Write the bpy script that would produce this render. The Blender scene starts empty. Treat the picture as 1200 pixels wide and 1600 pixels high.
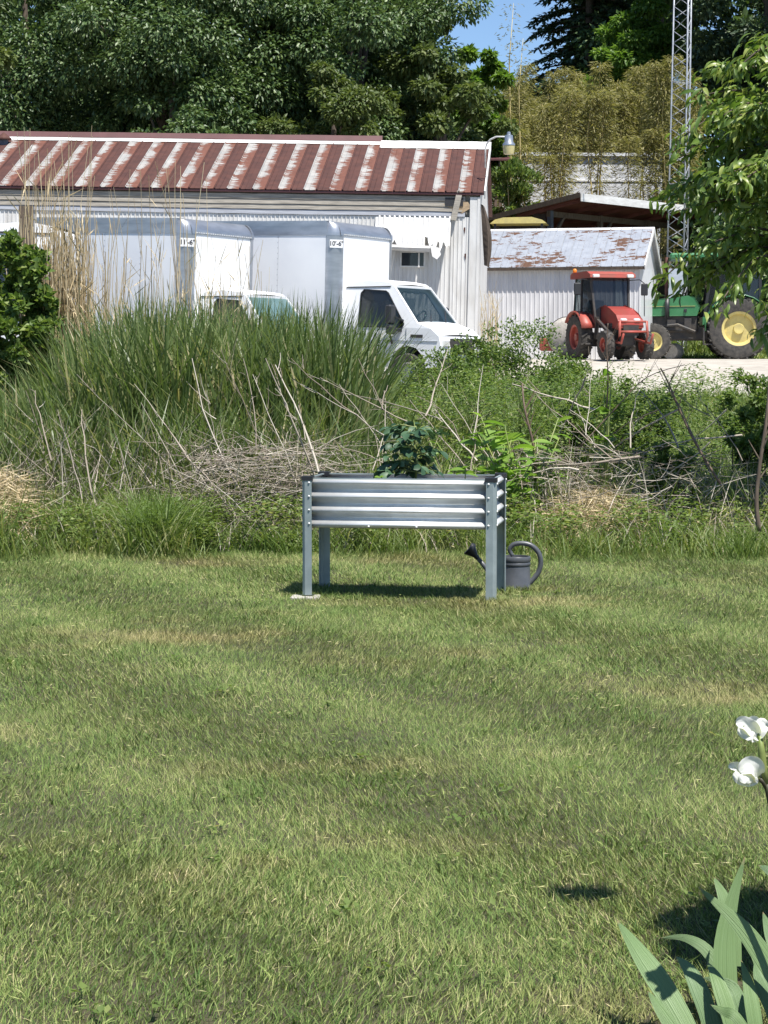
import bpy, math, random
import numpy as np
from mathutils import Vector, Matrix
from mathutils.geometry import tessellate_polygon

sc = bpy.context.scene
COL = sc.collection
R = math.radians
random.seed(7)

# ---------------------------------------------------------------- camera, sky, sun, exposure
EYE = 1.494
FPX = 3235.0                                   # focal length in pixels of the 1200 x 1600 photograph
PITCH = math.atan(240 / FPX)
cam = bpy.data.cameras.new('camera')
cam.sensor_fit = 'VERTICAL'; cam.sensor_height = 36.0; cam.lens = 36.0 * FPX / 1600
cam.clip_start = 0.1; cam.clip_end = 2000
camo = bpy.data.objects.new('camera', cam); COL.objects.link(camo)
camo.location = (0, 0, EYE); camo.rotation_euler = (math.pi / 2 - PITCH, 0, 0)
sc.camera = camo

SUN = Vector((0.26, -0.37, 1.0)).normalized()   # direction towards the sun
world = bpy.data.worlds.new('World'); sc.world = world; world.use_nodes = True
nt = world.node_tree; nt.nodes.clear()
sky = nt.nodes.new('ShaderNodeTexSky'); sky.sky_type = 'NISHITA'; sky.sun_disc = False
sky.sun_elevation = math.asin(SUN.z); sky.sun_rotation = math.atan2(SUN.x, SUN.y)
sky.altitude = 1500; sky.air_density = 1.0; sky.dust_density = 0.1; sky.ozone_density = 5.0
bg = nt.nodes.new('ShaderNodeBackground'); bg.inputs['Strength'].default_value = 0.085
wo = nt.nodes.new('ShaderNodeOutputWorld')
nt.links.new(sky.outputs[0], bg.inputs[0]); nt.links.new(bg.outputs[0], wo.inputs[0])

sun = bpy.data.lights.new('sun', 'SUN'); sun.energy = 5.0; sun.angle = R(0.53); sun.color = (1.0, 0.955, 0.89)
suno = bpy.data.objects.new('sun', sun); COL.objects.link(suno)
suno.rotation_euler = (-SUN).to_track_quat('-Z', 'Y').to_euler(); suno.location = (8, -8, 30)

sc.view_settings.view_transform = 'Standard'; sc.view_settings.look = 'None'
sc.view_settings.exposure = 0.84; sc.view_settings.gamma = 1.0
sc.view_settings.use_curve_mapping = False
sc.cycles.max_bounces = 8; sc.cycles.transparent_max_bounces = 12
sc.cycles.diffuse_bounces = 3; sc.cycles.glossy_bounces = 3

# ---------------------------------------------------------------- helpers
def at(u, v, Y):
    """World point at distance Y (along +Y) that the photograph shows at pixel (u, v)."""
    a = (u - 600) / FPX; b = (800 - v) / FPX
    d = Vector((a, math.cos(PITCH) + b * math.sin(PITCH), -math.sin(PITCH) + b * math.cos(PITCH)))
    return Vector((0, 0, EYE)) + d * (Y / d.y)

GY = np.array([-50, 15.0, 17, 20, 24, 30, 37, 43, 54, 62, 67, 74, 80, 100, 140, 300], float)
GZ = np.array([0, 0, .02, .06, .16, .42, .76, 1.02, 1.44, 1.46, 1.9, 4.2, 5.2, 6.5, 11.0, 26.0], float)
def g(x, y):
    x = np.asarray(x, float); y = np.asarray(y, float)
    z = np.interp(y, GY, GZ)
    m = np.clip((16 - y) / 4, 0, 1)
    return z + m * 0.025 * (np.sin(x * 1.1 + y * .7) + np.sin(y * 1.3 - x * .6) - 0.0) * np.clip((y - 3) / 3, 0, 1) * .5
def gz(x, y): return float(g(x, y))

class MB:
    def __init__(s): s.v = []; s.f = []
    def add(s, vs, fs):
        o = len(s.v); s.v += [tuple(v) for v in vs]; s.f += [tuple(i + o for i in f) for f in fs]; return s
    def box(s, x0, x1, y0, y1, z0, z1):
        return s.add([(x0,y0,z0),(x1,y0,z0),(x1,y1,z0),(x0,y1,z0),(x0,y0,z1),(x1,y0,z1),(x1,y1,z1),(x0,y1,z1)],
                     [(0,3,2,1),(4,5,6,7),(0,1,5,4),(1,2,6,5),(2,3,7,6),(3,0,4,7)])
    def bbox(s, x0, x1, y0, y1, z0, z1, b=0.02):
        """box with chamfered vertical and top/bottom edges"""
        x0, x1 = min(x0,x1), max(x0,x1); y0, y1 = min(y0,y1), max(y0,y1)
        pl = [(x0+b,y0),(x1-b,y0),(x1,y0+b),(x1,y1-b),(x1-b,y1),(x0+b,y1),(x0,y1-b),(x0,y0+b)]
        cx, cy = (x0+x1)/2, (y0+y1)/2
        def ring(z, k):
            return [(cx + (px-cx)*(1-k*2*b/max(x1-x0,1e-6)), cy + (py-cy)*(1-k*2*b/max(y1-y0,1e-6)), z) for px, py in pl]
        vs = ring(z0,1)+ring(z0+b,0)+ring(z1-b,0)+ring(z1,1)
        fs = [tuple(range(7,-1,-1)), tuple(range(24,32))]
        for k in range(3):
            for i in range(8):
                j = (i+1) % 8; fs.append((k*8+i, k*8+j, k*8+8+j, k*8+8+i))
        return s.add(vs, fs)
    def obox(s, c, ax, ay, az):
        """oriented box: centre and three half-axis vectors"""
        c, ax, ay, az = map(Vector, (c, ax, ay, az))
        vs = [c+sx*ax+sy*ay+sz*az for sz in (-1,1) for sx, sy in ((-1,-1),(1,-1),(1,1),(-1,1))]
        return s.add(vs, [(0,3,2,1),(4,5,6,7),(0,1,5,4),(1,2,6,5),(2,3,7,6),(3,0,4,7)])
    def bar(s, p, q, w, h=None):
        p, q = Vector(p), Vector(q); d = q - p; L = d.length; d.normalize()
        up = Vector((0,0,1)) if abs(d.z) < .95 else Vector((0,1,0))
        sd = d.cross(up).normalized(); up = sd.cross(d)
        return s.obox((p+q)/2, d*L/2, sd*w/2, up*(h or w)/2)
    def tube(s, pts, rad, n=6, cap=True):
        pts = [Vector(p) for p in pts]
        if not hasattr(rad, '__len__'): rad = [rad]*len(pts)
        o = len(s.v); ref = Vector((.31,.17,.93)).normalized()
        for i, p in enumerate(pts):
            d = (pts[min(i+1,len(pts)-1)] - pts[max(i-1,0)]).normalized()
            if abs(d.dot(ref)) > .97: ref = Vector((.9,.4,.1)).normalized()
            a = d.cross(ref).normalized(); b = d.cross(a)
            for k in range(n):
                t = 2*math.pi*k/n; s.v.append(tuple(p + (a*math.cos(t)+b*math.sin(t))*rad[i]))
        for i in range(len(pts)-1):
            for k in range(n):
                j = (k+1) % n; s.f.append((o+i*n+k, o+i*n+j, o+(i+1)*n+j, o+(i+1)*n+k))
        if cap:
            s.f.append(tuple(o+k for k in range(n-1,-1,-1))); m = o+(len(pts)-1)*n; s.f.append(tuple(m+k for k in range(n)))
        return s
    def lathe(s, prof, n=24, axis='z', c=(0,0,0), close=False):
        """prof = [(radius, height)]"""
        o = len(s.v)
        for r, h in prof:
            for k in range(n):
                t = 2*math.pi*k/n; a, b = r*math.cos(t), r*math.sin(t)
                p = (a,b,h) if axis=='z' else ((a,h,b) if axis=='y' else (h,a,b))
                s.v.append((p[0]+c[0], p[1]+c[1], p[2]+c[2]))
        m = len(prof)
        for i in range(m if close else m-1):
            for k in range(n):
                j = (k+1) % n; i2 = (i+1) % m; s.f.append((o+i*n+k, o+i*n+j, o+i2*n+j, o+i2*n+k))
        return s
    def poly(s, outer, holes, fn):
        """flat polygon with holes; fn maps (a, b) to 3-D"""
        loops = [[Vector((a,b,0)) for a,b in outer]] + [[Vector((a,b,0)) for a,b in h] for h in holes]
        flat = [p for l in loops for p in l]; tris = tessellate_polygon(loops)
        return s.add([fn(p.x,p.y) for p in flat], tris)
    def prism(s, prof, fn0, fn1, cap=True, skip=()):
        """closed profile [(a,b)] joined between two mappings"""
        n = len(prof); o = len(s.v)
        s.v += [tuple(fn0(a,b)) for a,b in prof] + [tuple(fn1(a,b)) for a,b in prof]
        for i in range(n):
            if i in skip: continue
            j = (i+1) % n; s.f.append((o+i,o+j,o+n+j,o+n+i))
        if cap:
            tr = tessellate_polygon([[Vector((a,b,0)) for a,b in prof]])
            s.f += [tuple(o+k for k in t) for t in tr] + [tuple(o+n+k for k in t[::-1]) for t in tr]
        return s
    def mesh(s, name, mat=None, smooth=False):
        me = bpy.data.meshes.new(name); me.from_pydata(s.v, [], s.f)
        if mat: me.materials.append(mat)
        if smooth: me.shade_smooth() if hasattr(me,'shade_smooth') else None
        me.update(); return me
    def build(s, name, mat, parent=None, smooth=False, ang=None, loc=None, rot=None):
        me = s.mesh(name, mat, smooth)
        if ang: me.set_sharp_from_angle(angle=R(ang))
        return put(name, me, parent, loc, rot)

def put(name, me, parent=None, loc=None, rot=None, scale=None):
    o = bpy.data.objects.new(name, me); COL.objects.link(o)
    if parent: o.parent = parent
    if loc is not None: o.location = loc
    if rot is not None: o.rotation_euler = rot
    if scale is not None: o.scale = scale
    return o
def tag(o, label=None, cat=None, group=None, kind=None):
    if label: o['label'] = label
    if cat: o['category'] = cat
    if group: o['group'] = group
    if kind: o['kind'] = kind
    return o
def thing(name, label, cat, loc=(0,0,0), rot=(0,0,0), group=None, scale=None):
    o = bpy.data.objects.new(name, None); COL.objects.link(o); o.empty_display_size = .2
    o.location = loc; o.rotation_euler = rot
    if scale: o.scale = scale
    return tag(o, label, cat, group)

def npmesh(name, verts, faces, mat, rnd=None, smooth=False):
    """verts (N,3); faces: list of (M,k) index arrays; rnd: per-vertex float attribute"""
    me = bpy.data.meshes.new(name)
    verts = np.ascontiguousarray(verts, dtype=np.float32)
    me.vertices.add(len(verts)); me.vertices.foreach_set('co', verts.ravel())
    idx = np.concatenate([f.ravel() for f in faces]).astype(np.int32)
    cnt = np.concatenate([np.full(len(f), f.shape[1]) for f in faces]).astype(np.int32)
    st = np.concatenate([[0], np.cumsum(cnt)[:-1]]).astype(np.int32)
    me.loops.add(len(idx)); me.loops.foreach_set('vertex_index', idx)
    me.polygons.add(len(cnt)); me.polygons.foreach_set('loop_start', st); me.polygons.foreach_set('loop_total', cnt)
    if smooth: me.polygons.foreach_set('use_smooth', np.ones(len(cnt), bool))
    me.materials.append(mat)
    if rnd is not None:
        at_ = me.attributes.new('rnd', 'FLOAT', 'POINT'); at_.data.foreach_set('value', np.ascontiguousarray(rnd, dtype=np.float32))
    me.update(calc_edges=True); return me

def rng(seed): return np.random.default_rng(seed)

def blades(P, H, W, az, lean, curl, seg, r, rv=None):
    """grass blades rooted at P; returns verts, faces, rnd"""
    N = len(P); H = np.broadcast_to(H, N); W = np.broadcast_to(W, N)
    lean = np.broadcast_to(lean, N); curl = np.broadcast_to(curl, N)
    tw = az + r.normal(0, .9, N) + math.pi/2
    sd = np.stack([np.cos(tw), np.sin(tw), np.zeros(N)], 1)
    d = np.stack([np.cos(az), np.sin(az)], 1)
    V = np.zeros((N, 2*seg+1, 3))
    for k in range(seg+1):
        t = k/seg
        hd = H*(lean*t + curl*t*t); zz = H*(t - .45*curl*t*t*t)
        c = np.stack([P[:,0]+d[:,0]*hd, P[:,1]+d[:,1]*hd, P[:,2]+zz], 1)
        if k < seg:
            w = (W*.5*(1-t*.75)*(1 if k else .8))[:,None]
            V[:,2*k] = c - sd*w; V[:,2*k+1] = c + sd*w
        else: V[:,2*k] = c
    b = (np.arange(N)*(2*seg+1))[:,None]
    F = []
    for k in range(seg-1): F.append(b + np.array([[2*k,2*k+1,2*k+3,2*k+2]]))
    F.append(b + np.array([[2*seg-2,2*seg-1,2*seg]]))
    rv = r.random(N) if rv is None else rv
    return V.reshape(-1,3), F, np.repeat(rv, 2*seg+1)

def leafcards(C, D, Nn, L, W, r, fold=.25, rv=None):
    """folded leaf-shaped cards (2 triangles): base at C, pointing along D"""
    N = len(C); L = np.broadcast_to(L, N)[:,None]; W = np.broadcast_to(W, N)[:,None]
    D = D/np.linalg.norm(D,axis=1,keepdims=True)
    S = np.cross(D, Nn); S /= (np.linalg.norm(S,axis=1,keepdims=True)+1e-9); U = np.cross(S, D)
    m = C + D*L*.45
    V = np.stack([C, m+S*W*.5+U*W*fold, C+D*L, m-S*W*.5+U*W*fold], 1)
    b = (np.arange(N)*4)[:,None]
    rv = r.random(N) if rv is None else rv
    return V.reshape(-1,3), [b+np.array([[0,1,2]]), b+np.array([[0,2,3]])], np.repeat(rv,4)

def twigs(P, Q, rad, r, seg=3, bend=.06):
    """thin three-sided twigs from P to Q"""
    N = len(P); D = Q-P; L = np.linalg.norm(D,axis=1,keepdims=True); D = D/L
    a = np.cross(D, r.normal(0,1,(N,3))); a /= np.linalg.norm(a,axis=1,keepdims=True); b_ = np.cross(D,a)
    bd = r.normal(0,bend,(N,1))*L
    V = np.zeros((N,(seg+1)*3,3)); rad = np.broadcast_to(rad,N)[:,None]
    for k in range(seg+1):
        t = k/seg; c = P+D*L*t + a*bd*(4*t*(1-t)) + (r.normal(0,.008,(N,3))*L if 0<k<seg else 0)
        w = rad*(1-.6*t)
        for j in range(3):
            th = 2*math.pi*j/3; V[:,k*3+j] = c + (a*math.cos(th)+b_*math.sin(th))*w
    o = (np.arange(N)*(seg+1)*3)[:,None]; F = []
    for k in range(seg):
        for j in range(3):
            j2 = (j+1)%3; F.append(o+np.array([[k*3+j,k*3+j2,k*3+3+j2,k*3+3+j]]))
    return V.reshape(-1,3), F, np.repeat(r.random(N),(seg+1)*3)

def merge(parts):
    V=[];F=[];A=[];o=0
    for v,f,a in parts:
        V.append(v); A.append(a); F += [x+o for x in f]; o += len(v)
    return np.concatenate(V), F, np.concatenate(A)

def sphere_dirs(n, r):
    d = r.normal(0,1,(n,3)); return d/np.linalg.norm(d,axis=1,keepdims=True)

# ---------------------------------------------------------------- materials
def nodes(name):
    m = bpy.data.materials.new(name); m.use_nodes = True; t = m.node_tree; t.nodes.clear()
    out = t.nodes.new('ShaderNodeOutputMaterial'); b = t.nodes.new('ShaderNodeBsdfPrincipled')
    t.links.new(b.outputs[0], out.inputs[0]); return m, t, b, out
def ramp(t, src, stops, interp='LINEAR'):
    n = t.nodes.new('ShaderNodeValToRGB'); n.color_ramp.interpolation = interp
    e = n.color_ramp.elements
    while len(e) > 1: e.remove(e[-1])
    e[0].position = stops[0][0]; e[0].color = (*stops[0][1], 1)
    for p, c in stops[1:]:
        x = e.new(p); x.color = (*c, 1)
    t.links.new(src, n.inputs[0]); return n.outputs[0]
def noise(t, scale, coord='Object', detail=4, sv=None, rough=.55, off=None):
    tc = t.nodes.new('ShaderNodeTexCoord') if coord != 'World' else t.nodes.new('ShaderNodeNewGeometry')
    src = tc.outputs[coord] if coord != 'World' else tc.outputs['Position']
    mp = t.nodes.new('ShaderNodeMapping'); mp.inputs['Scale'].default_value = sv or (1,1,1)
    t.links.new(src, mp.inputs[0])
    vec = mp.outputs[0]
    if off:
        oi = t.nodes.new('ShaderNodeObjectInfo'); ad = t.nodes.new('ShaderNodeVectorMath'); ad.operation='ADD'
        ml = t.nodes.new('ShaderNodeMath'); ml.operation='MULTIPLY'; ml.inputs[1].default_value = 37.0
        t.links.new(oi.outputs['Random'], ml.inputs[0]); t.links.new(vec, ad.inputs[0]); t.links.new(ml.outputs[0], ad.inputs[1])
        vec = ad.outputs[0]
    n = t.nodes.new('ShaderNodeTexNoise'); n.inputs['Scale'].default_value = scale; n.inputs['Detail'].default_value = detail
    n.inputs['Roughness'].default_value = rough
    t.links.new(vec, n.inputs['Vector']); return n.outputs[0]
def mixc(t, fac, a, b, mode='MIX'):
    n = t.nodes.new('ShaderNodeMix'); n.data_type='RGBA'; n.blend_type = mode
    for s, v in ((n.inputs[0], fac), (n.inputs[6], a), (n.inputs[7], b)):
        if hasattr(v,'links') or hasattr(v,'is_linked'): t.links.new(v, s)
        else: s.default_value = v if not isinstance(v, tuple) else (*v, 1)
    return n.outputs[2]
def bump(t, b, src, strength=.3, dist=.01):
    n = t.nodes.new('ShaderNodeBump'); n.inputs['Strength'].default_value = strength; n.inputs['Distance'].default_value = dist
    t.links.new(src, n.inputs['Height']); t.links.new(n.outputs[0], b.inputs['Normal'])

def surf(name, c, c2=None, scale=6, rough=.6, metal=0., spec=.5, bmp=0, coord='Object', sv=None, lo=.35, hi=.65, coat=0, off=None, dist=.01):
    m, t, b, o = nodes(name)
    if c2:
        n = noise(t, scale, coord, sv=sv, off=off); t.links.new(ramp(t, n, [(lo,c),(hi,c2)]), b.inputs['Base Color'])
        if bmp: bump(t, b, n, bmp, dist)
    else: b.inputs['Base Color'].default_value = (*c,1)
    b.inputs['Roughness'].default_value = rough; b.inputs['Metallic'].default_value = metal
    b.inputs['Specular IOR Level'].default_value = spec; b.inputs['Coat Weight'].default_value = coat
    return m

def leafmat(name, stops, patch=None, pscale=.5, trans=.35, rough=.5, spec=.35, tcol=1.5):
    """foliage: colour varies per leaf (rnd) and in patches (world noise); partly translucent"""
    m, t, b, out = nodes(name)
    a = t.nodes.new('ShaderNodeAttribute'); a.attribute_name = 'rnd'
    col = ramp(t, a.outputs['Fac'], stops)
    if patch:
        n = noise(t, pscale, 'World', detail=3)
        col = mixc(t, ramp(t, n, [(.42,(0,0,0)),(.62,(1,1,1))]), col, patch)
    t.links.new(col, b.inputs['Base Color']); b.inputs['Roughness'].default_value = rough
    b.inputs['Specular IOR Level'].default_value = spec
    tr = t.nodes.new('ShaderNodeBsdfTranslucent'); mx = t.nodes.new('ShaderNodeMixShader'); mx.inputs[0].default_value = trans
    t.links.new(mixc(t, 1.0, col, (tcol, tcol*1.05, tcol*.55), 'MULTIPLY'), tr.inputs[0])
    t.links.new(b.outputs[0], mx.inputs[1]); t.links.new(tr.outputs[0], mx.inputs[2]); t.links.new(mx.outputs[0], out.inputs[0])
    return m

def glass(name, tint, trans=.6, rough=.03):
    m, t, b, out = nodes(name)
    b.inputs['Base Color'].default_value = (*tint,1); b.inputs['Roughness'].default_value = rough
    b.inputs['Specular IOR Level'].default_value = .8
    tr = t.nodes.new('ShaderNodeBsdfTransparent'); tr.inputs[0].default_value = (*[min(1,.55+x*2) for x in tint],1)
    mx = t.nodes.new('ShaderNodeMixShader'); mx.inputs[0].default_value = trans
    t.links.new(b.outputs[0], mx.inputs[1]); t.links.new(tr.outputs[0], mx.inputs[2]); t.links.new(mx.outputs[0], out.inputs[0])
    return m

M = {}
M['white_paint'] = surf('white_paint', (.78,.79,.80), (.70,.71,.72), 3, .35, spec=.5, coat=.2)
M['box_white'] = surf('box_white', (.86,.87,.88), (.80,.81,.83), 1.2, .4)
M['alu'] = surf('aluminium', (.46,.48,.51), (.36,.38,.41), 2.5, .38, metal=.75, sv=(1,1,4))
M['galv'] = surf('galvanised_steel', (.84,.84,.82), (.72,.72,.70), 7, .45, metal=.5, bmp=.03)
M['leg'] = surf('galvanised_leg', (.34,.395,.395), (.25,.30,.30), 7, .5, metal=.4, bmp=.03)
M['black'] = surf('black_plastic', (.018,.019,.022), None, rough=.45)
M['black_rubber'] = surf('tyre_rubber', (.028,.027,.026), (.075,.068,.06), 9, .85)
M['dark_metal'] = surf('dark_metal', (.035,.036,.04), (.07,.06,.05), 7, .6, metal=.3)
M['can'] = surf('grey_can_plastic', (.085,.09,.10), (.065,.07,.078), 14, .38)
M['red'] = surf('red_paint', (.31,.036,.026), (.24,.05,.036), 3, .45, coat=.15)
M['red_faded'] = surf('faded_red_paint', (.36,.058,.042), (.27,.075,.052), 3, .5)
M['green'] = surf('green_paint', (.022,.145,.048), (.04,.165,.065), 4, .4, coat=.2)
M['yellow'] = surf('yellow_paint', (.60,.50,.17), (.48,.40,.16), 6, .5)
M['orange'] = surf('amber_lens', (.75,.22,.02), None, rough=.3)
M['lens'] = surf('headlight_lens', (.75,.76,.76), None, rough=.12, metal=.4)
M['glass_dark'] = glass('dark_glass', (.02,.025,.03), .35)
M['glass_clear'] = glass('windscreen_glass', (.05,.09,.11), .72)
M['glass_teal'] = glass('teal_glass', (.15,.26,.26), .35, .1)
M['interior'] = surf('dark_interior', (.025,.026,.03), None, rough=.8)
M['seat'] = surf('beige_seat', (.55,.52,.38), None, rough=.8)
M['painted_sky_glass'] = surf('painted_sky_glass', (.42,.47,.53), (.36,.41,.48), 5, .3, spec=.6)  # pale blue-grey colour stands in for sky reflected in a windscreen
M['rust'] = surf('rusted_sheet', (.080,.029,.020), (.052,.019,.014), 5, .75, metal=.1, off=True, bmp=.1)
def rusty_sheet(name, base, base2, rustc, lo, hi, sv=(1.2,16,1), sc_=2.2, edge=False, crd='Object'):
    m, t, b, o = nodes(name)
    n1 = noise(t, 4, 'Object', off=True); col = ramp(t, n1, [(.35,base),(.7,base2)])
    n2 = noise(t, sc_, crd, detail=5, sv=sv, off=crd=='Object', rough=.6)
    n3 = noise(t, 1.3, crd, detail=2, sv=(1,1,1), off=crd=='Object')
    mul = t.nodes.new('ShaderNodeMath'); mul.operation='MULTIPLY_ADD'; mul.inputs[1].default_value=.8; t.links.new(n3, mul.inputs[0]); t.links.new(n2, mul.inputs[2])
    f = ramp(t, mul.outputs[0], [(lo,(0,0,0)),(hi,(1,1,1))])
    n4 = noise(t, 9, 'Object', off=True); rc = ramp(t, n4, [(.3,rustc),(.75,tuple(min(1,x*1.5) for x in rustc))])
    if edge:
        tc = t.nodes.new('ShaderNodeTexCoord'); sx = t.nodes.new('ShaderNodeSeparateXYZ'); t.links.new(tc.outputs['Object'], sx.inputs[0])
        e1 = ramp(t, sx.outputs[0], [(0,(.0,)*3),(.10,(.02,)*3),(.17,(.16,)*3),(.267,(.34,)*3)])
        ad = t.nodes.new('ShaderNodeMath'); ad.operation='ADD'; t.links.new(mul.outputs[0], ad.inputs[0]); t.links.new(e1, ad.inputs[1])
        f = ramp(t, ad.outputs[0], [(lo,(0,0,0)),(hi,(1,1,1))])
    t.links.new(mixc(t, f, col, rc), b.inputs['Base Color']); b.inputs['Roughness'].default_value=.6; b.inputs['Metallic'].default_value=.15
    bump(t, b, n2, .12, .01); return m
M['pale_sheet'] = rusty_sheet('weathered_pale_sheet', (.36,.35,.33), (.26,.26,.25), (.12,.048,.03), .955, 1.02, sv=(1.0,11,1), edge=True)
M['shed_sheet'] = rusty_sheet('weathered_shed_roof', (.29,.315,.355), (.23,.25,.29), (.085,.043,.025), .985, 1.015, sv=(1.3,3.2,3.2), sc_=2.6, crd='World')
M['ridge_white'] = surf('ridge_flashing', (.72,.72,.70), (.58,.57,.55), 3, .55, sv=(1,4,4))
M['ridge_maroon'] = surf('maroon_ridge', (.11,.040,.042), (.085,.030,.03), 3, .6)
M['wall_white'] = surf('white_wall_sheet', (.64,.635,.62), (.50,.485,.46), 2.2, .6, sv=(2,2,.6), off=True, lo=.45, hi=.75)
M['shed_wall'] = surf('pale_shed_sheet', (.64,.64,.65), (.54,.54,.55), 2.2, .6, sv=(2,2,.5), off=True)
M['siding'] = surf('weathered_siding', (.36,.33,.28), (.22,.20,.17), 5, .85, sv=(.6,5,9), off=True, bmp=.2)
M['siding_blue'] = surf('grey_siding', (.36,.38,.42), (.26,.27,.30), 4, .8, sv=(.5,5,6), off=True)
M['old_wood'] = surf('old_wood', (.17,.13,.095), (.09,.066,.048), 7, .9, sv=(6,6,.8), bmp=.3, off=True)
M['bare_wood'] = surf('bare_wood', (.42,.31,.19), (.30,.22,.14), 6, .85, sv=(1,1,6))
M['dark_wood'] = surf('dark_boards', (.085,.062,.045), (.045,.034,.026), 5, .9, sv=(5,5,.7), off=True, bmp=.2)
M['blue_sheet'] = surf('blue_grey_sheet', (.11,.125,.16), (.07,.08,.10), 3, .7)
M['soffit'] = surf('maroon_roof_sheet', (.20,.075,.062), (.15,.055,.045), 3, .7)
M['tower'] = surf('tower_steel', (.55,.57,.59), (.42,.43,.45), 8, .4, metal=.5)
M['concrete'] = surf('concrete_paver', (.45,.43,.39), (.33,.31,.28), 18, .9, bmp=.3)
M['soil'] = surf('soil', (.035,.026,.019), (.06,.045,.03), 30, .95, bmp=.6)
M['gravel'] = surf('gravel_surface', (.42,.39,.34), (.30,.275,.235), 2.2, .95, coord='World', bmp=.3)
M['lamp_jar'] = surf('lamp_jar', (.56,.50,.24), (.48,.42,.22), 4, .3)
M['sign_white'] = surf('sticker_white', (.8,.8,.8), None, rough=.5)
M['sign_black'] = surf('sticker_black', (.03,.03,.035), None, rough=.6)
M['trailer'] = surf('white_trailer_wall', (.66,.68,.71), (.55,.57,.6), 2, .5)
M['bark'] = surf('bark', (.11,.085,.065), (.06,.047,.037), 6, .95, bmp=.5, sv=(3,3,.7))
M['bamboo'] = surf('bamboo_culm', (.50,.42,.18), (.38,.32,.14), 2, .55)

# ground under the lawn and the weeds
def groundmat():
    m, t, b, o = nodes('ground_earth')
    n = noise(t, .55, 'World', detail=5); n2 = noise(t, 14, 'World', detail=5)
    c = ramp(t, n, [(.35,(.03,.036,.013)),(.6,(.055,.045,.024))])
    c2 = ramp(t, n2, [(.3,(.016,.018,.008)),(.7,(.09,.075,.038))])
    t.links.new(mixc(t, .55, c, c2), b.inputs['Base Color']); b.inputs['Roughness'].default_value = .95
    bump(t, b, n2, .6, .03); return m
M['ground'] = groundmat()

# foliage
M['lawn'] = None
def lawnmat():
    m, t, b, out = nodes('lawn_grass')
    a = t.nodes.new('ShaderNodeAttribute'); a.attribute_name='rnd'
    green = ramp(t, a.outputs['Fac'], [(0,(.045,.098,.022)),(.40,(.155,.218,.060)),(.80,(.315,.360,.125)),(.92,(.46,.42,.22)),(1,(.56,.48,.29))])
    dry = ramp(t, a.outputs['Fac'], [(0,(.16,.13,.055)),(.5,(.38,.28,.14)),(1,(.62,.50,.30))])
    n = noise(t, .62, 'World', detail=5, sv=(.75,1.0,1), rough=.62)
    n2 = noise(t, 2.6, 'World', detail=3)
    f = ramp(t, n, [(.53,(0,0,0)),(.68,(.65,.65,.65))])
    col = mixc(t, f, green, dry)
    col = mixc(t, ramp(t, n2, [(.42,(0,0,0)),(.70,(.55,.55,.55))]), col, (.115,.19,.05))
    t.links.new(col, b.inputs['Base Color']); b.inputs['Roughness'].default_value=.6; b.inputs['Specular IOR Level'].default_value=.15
    tr = t.nodes.new('ShaderNodeBsdfTranslucent'); mx = t.nodes.new('ShaderNodeMixShader'); mx.inputs[0].default_value=.16
    t.links.new(mixc(t,1.0,col,(1.4,1.4,.8),'MULTIPLY'), tr.inputs[0])
    t.links.new(b.outputs[0], mx.inputs[1]); t.links.new(tr.outputs[0], mx.inputs[2]); t.links.new(mx.outputs[0], out.inputs[0]); return m
M['lawn'] = lawnmat()
M['reed'] = leafmat('reed_blades', [(0,(.065,.105,.034)),(.5,(.135,.19,.064)),(.80,(.22,.265,.10)),(.90,(.33,.31,.16)),(1,(.46,.40,.25))], patch=(.115,.165,.056), pscale=.9, rough=.42)
M['weed'] = leafmat('weed_leaves', [(0,(.085,.13,.03)),(.5,(.15,.205,.052)),(.85,(.24,.285,.09)),(1,(.40,.36,.19))], patch=(.115,.175,.042), pscale=1.2)
M['shrub'] = leafmat('shrub_leaves', [(0,(.06,.11,.025)),(.6,(.115,.18,.042)),(1,(.22,.275,.08))])
M['straw'] = leafmat('straw', [(0,(.38,.29,.16)),(.5,(.54,.43,.26)),(1,(.68,.58,.39))], trans=.15, rough=.6, tcol=1.0)
M['dead'] = leafmat('dead_twigs', [(0,(.19,.155,.12)),(.5,(.32,.275,.22)),(1,(.50,.46,.39))], trans=0.0, rough=.8, tcol=1.0)
M['dark_tree'] = leafmat('dark_tree_leaves', [(0,(.038,.075,.025)),(.6,(.080,.135,.046)),(1,(.145,.20,.075))], rough=.45, spec=.42, trans=.2)
M['olive_tree'] = leafmat('olive_tree_leaves', [(0,(.055,.085,.024)),(.6,(.09,.125,.038)),(1,(.14,.17,.055))], trans=.3)
M['bright_tree'] = leafmat('bright_tree_leaves', [(0,(.06,.125,.02)),(.6,(.105,.19,.03)),(1,(.17,.26,.05))], trans=.4)
M['conifer'] = leafmat('conifer_needles', [(0,(.03,.055,.026)),(.6,(.05,.085,.038)),(1,(.085,.12,.052))], trans=.1)
M['bamboo_leaf'] = leafmat('bamboo_leaves', [(0,(.125,.13,.046)),(.5,(.205,.195,.072)),(1,(.32,.285,.125))], trans=.35)
M['peach'] = leafmat('peach_leaves', [(0,(.085,.15,.028)),(.6,(.155,.235,.048)),(1,(.28,.33,.09))], rough=.4, spec=.5, trans=.35)
M['tomato'] = leafmat('tomato_leaves', [(0,(.028,.07,.036)),(.6,(.055,.115,.058)),(1,(.09,.16,.085))], trans=.2)
M['pokeweed'] = leafmat('broad_leaves', [(0,(.11,.21,.032)),(.6,(.17,.29,.05)),(1,(.25,.37,.085))], trans=.4, rough=.4)
M['iris_leaf'] = None
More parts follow.
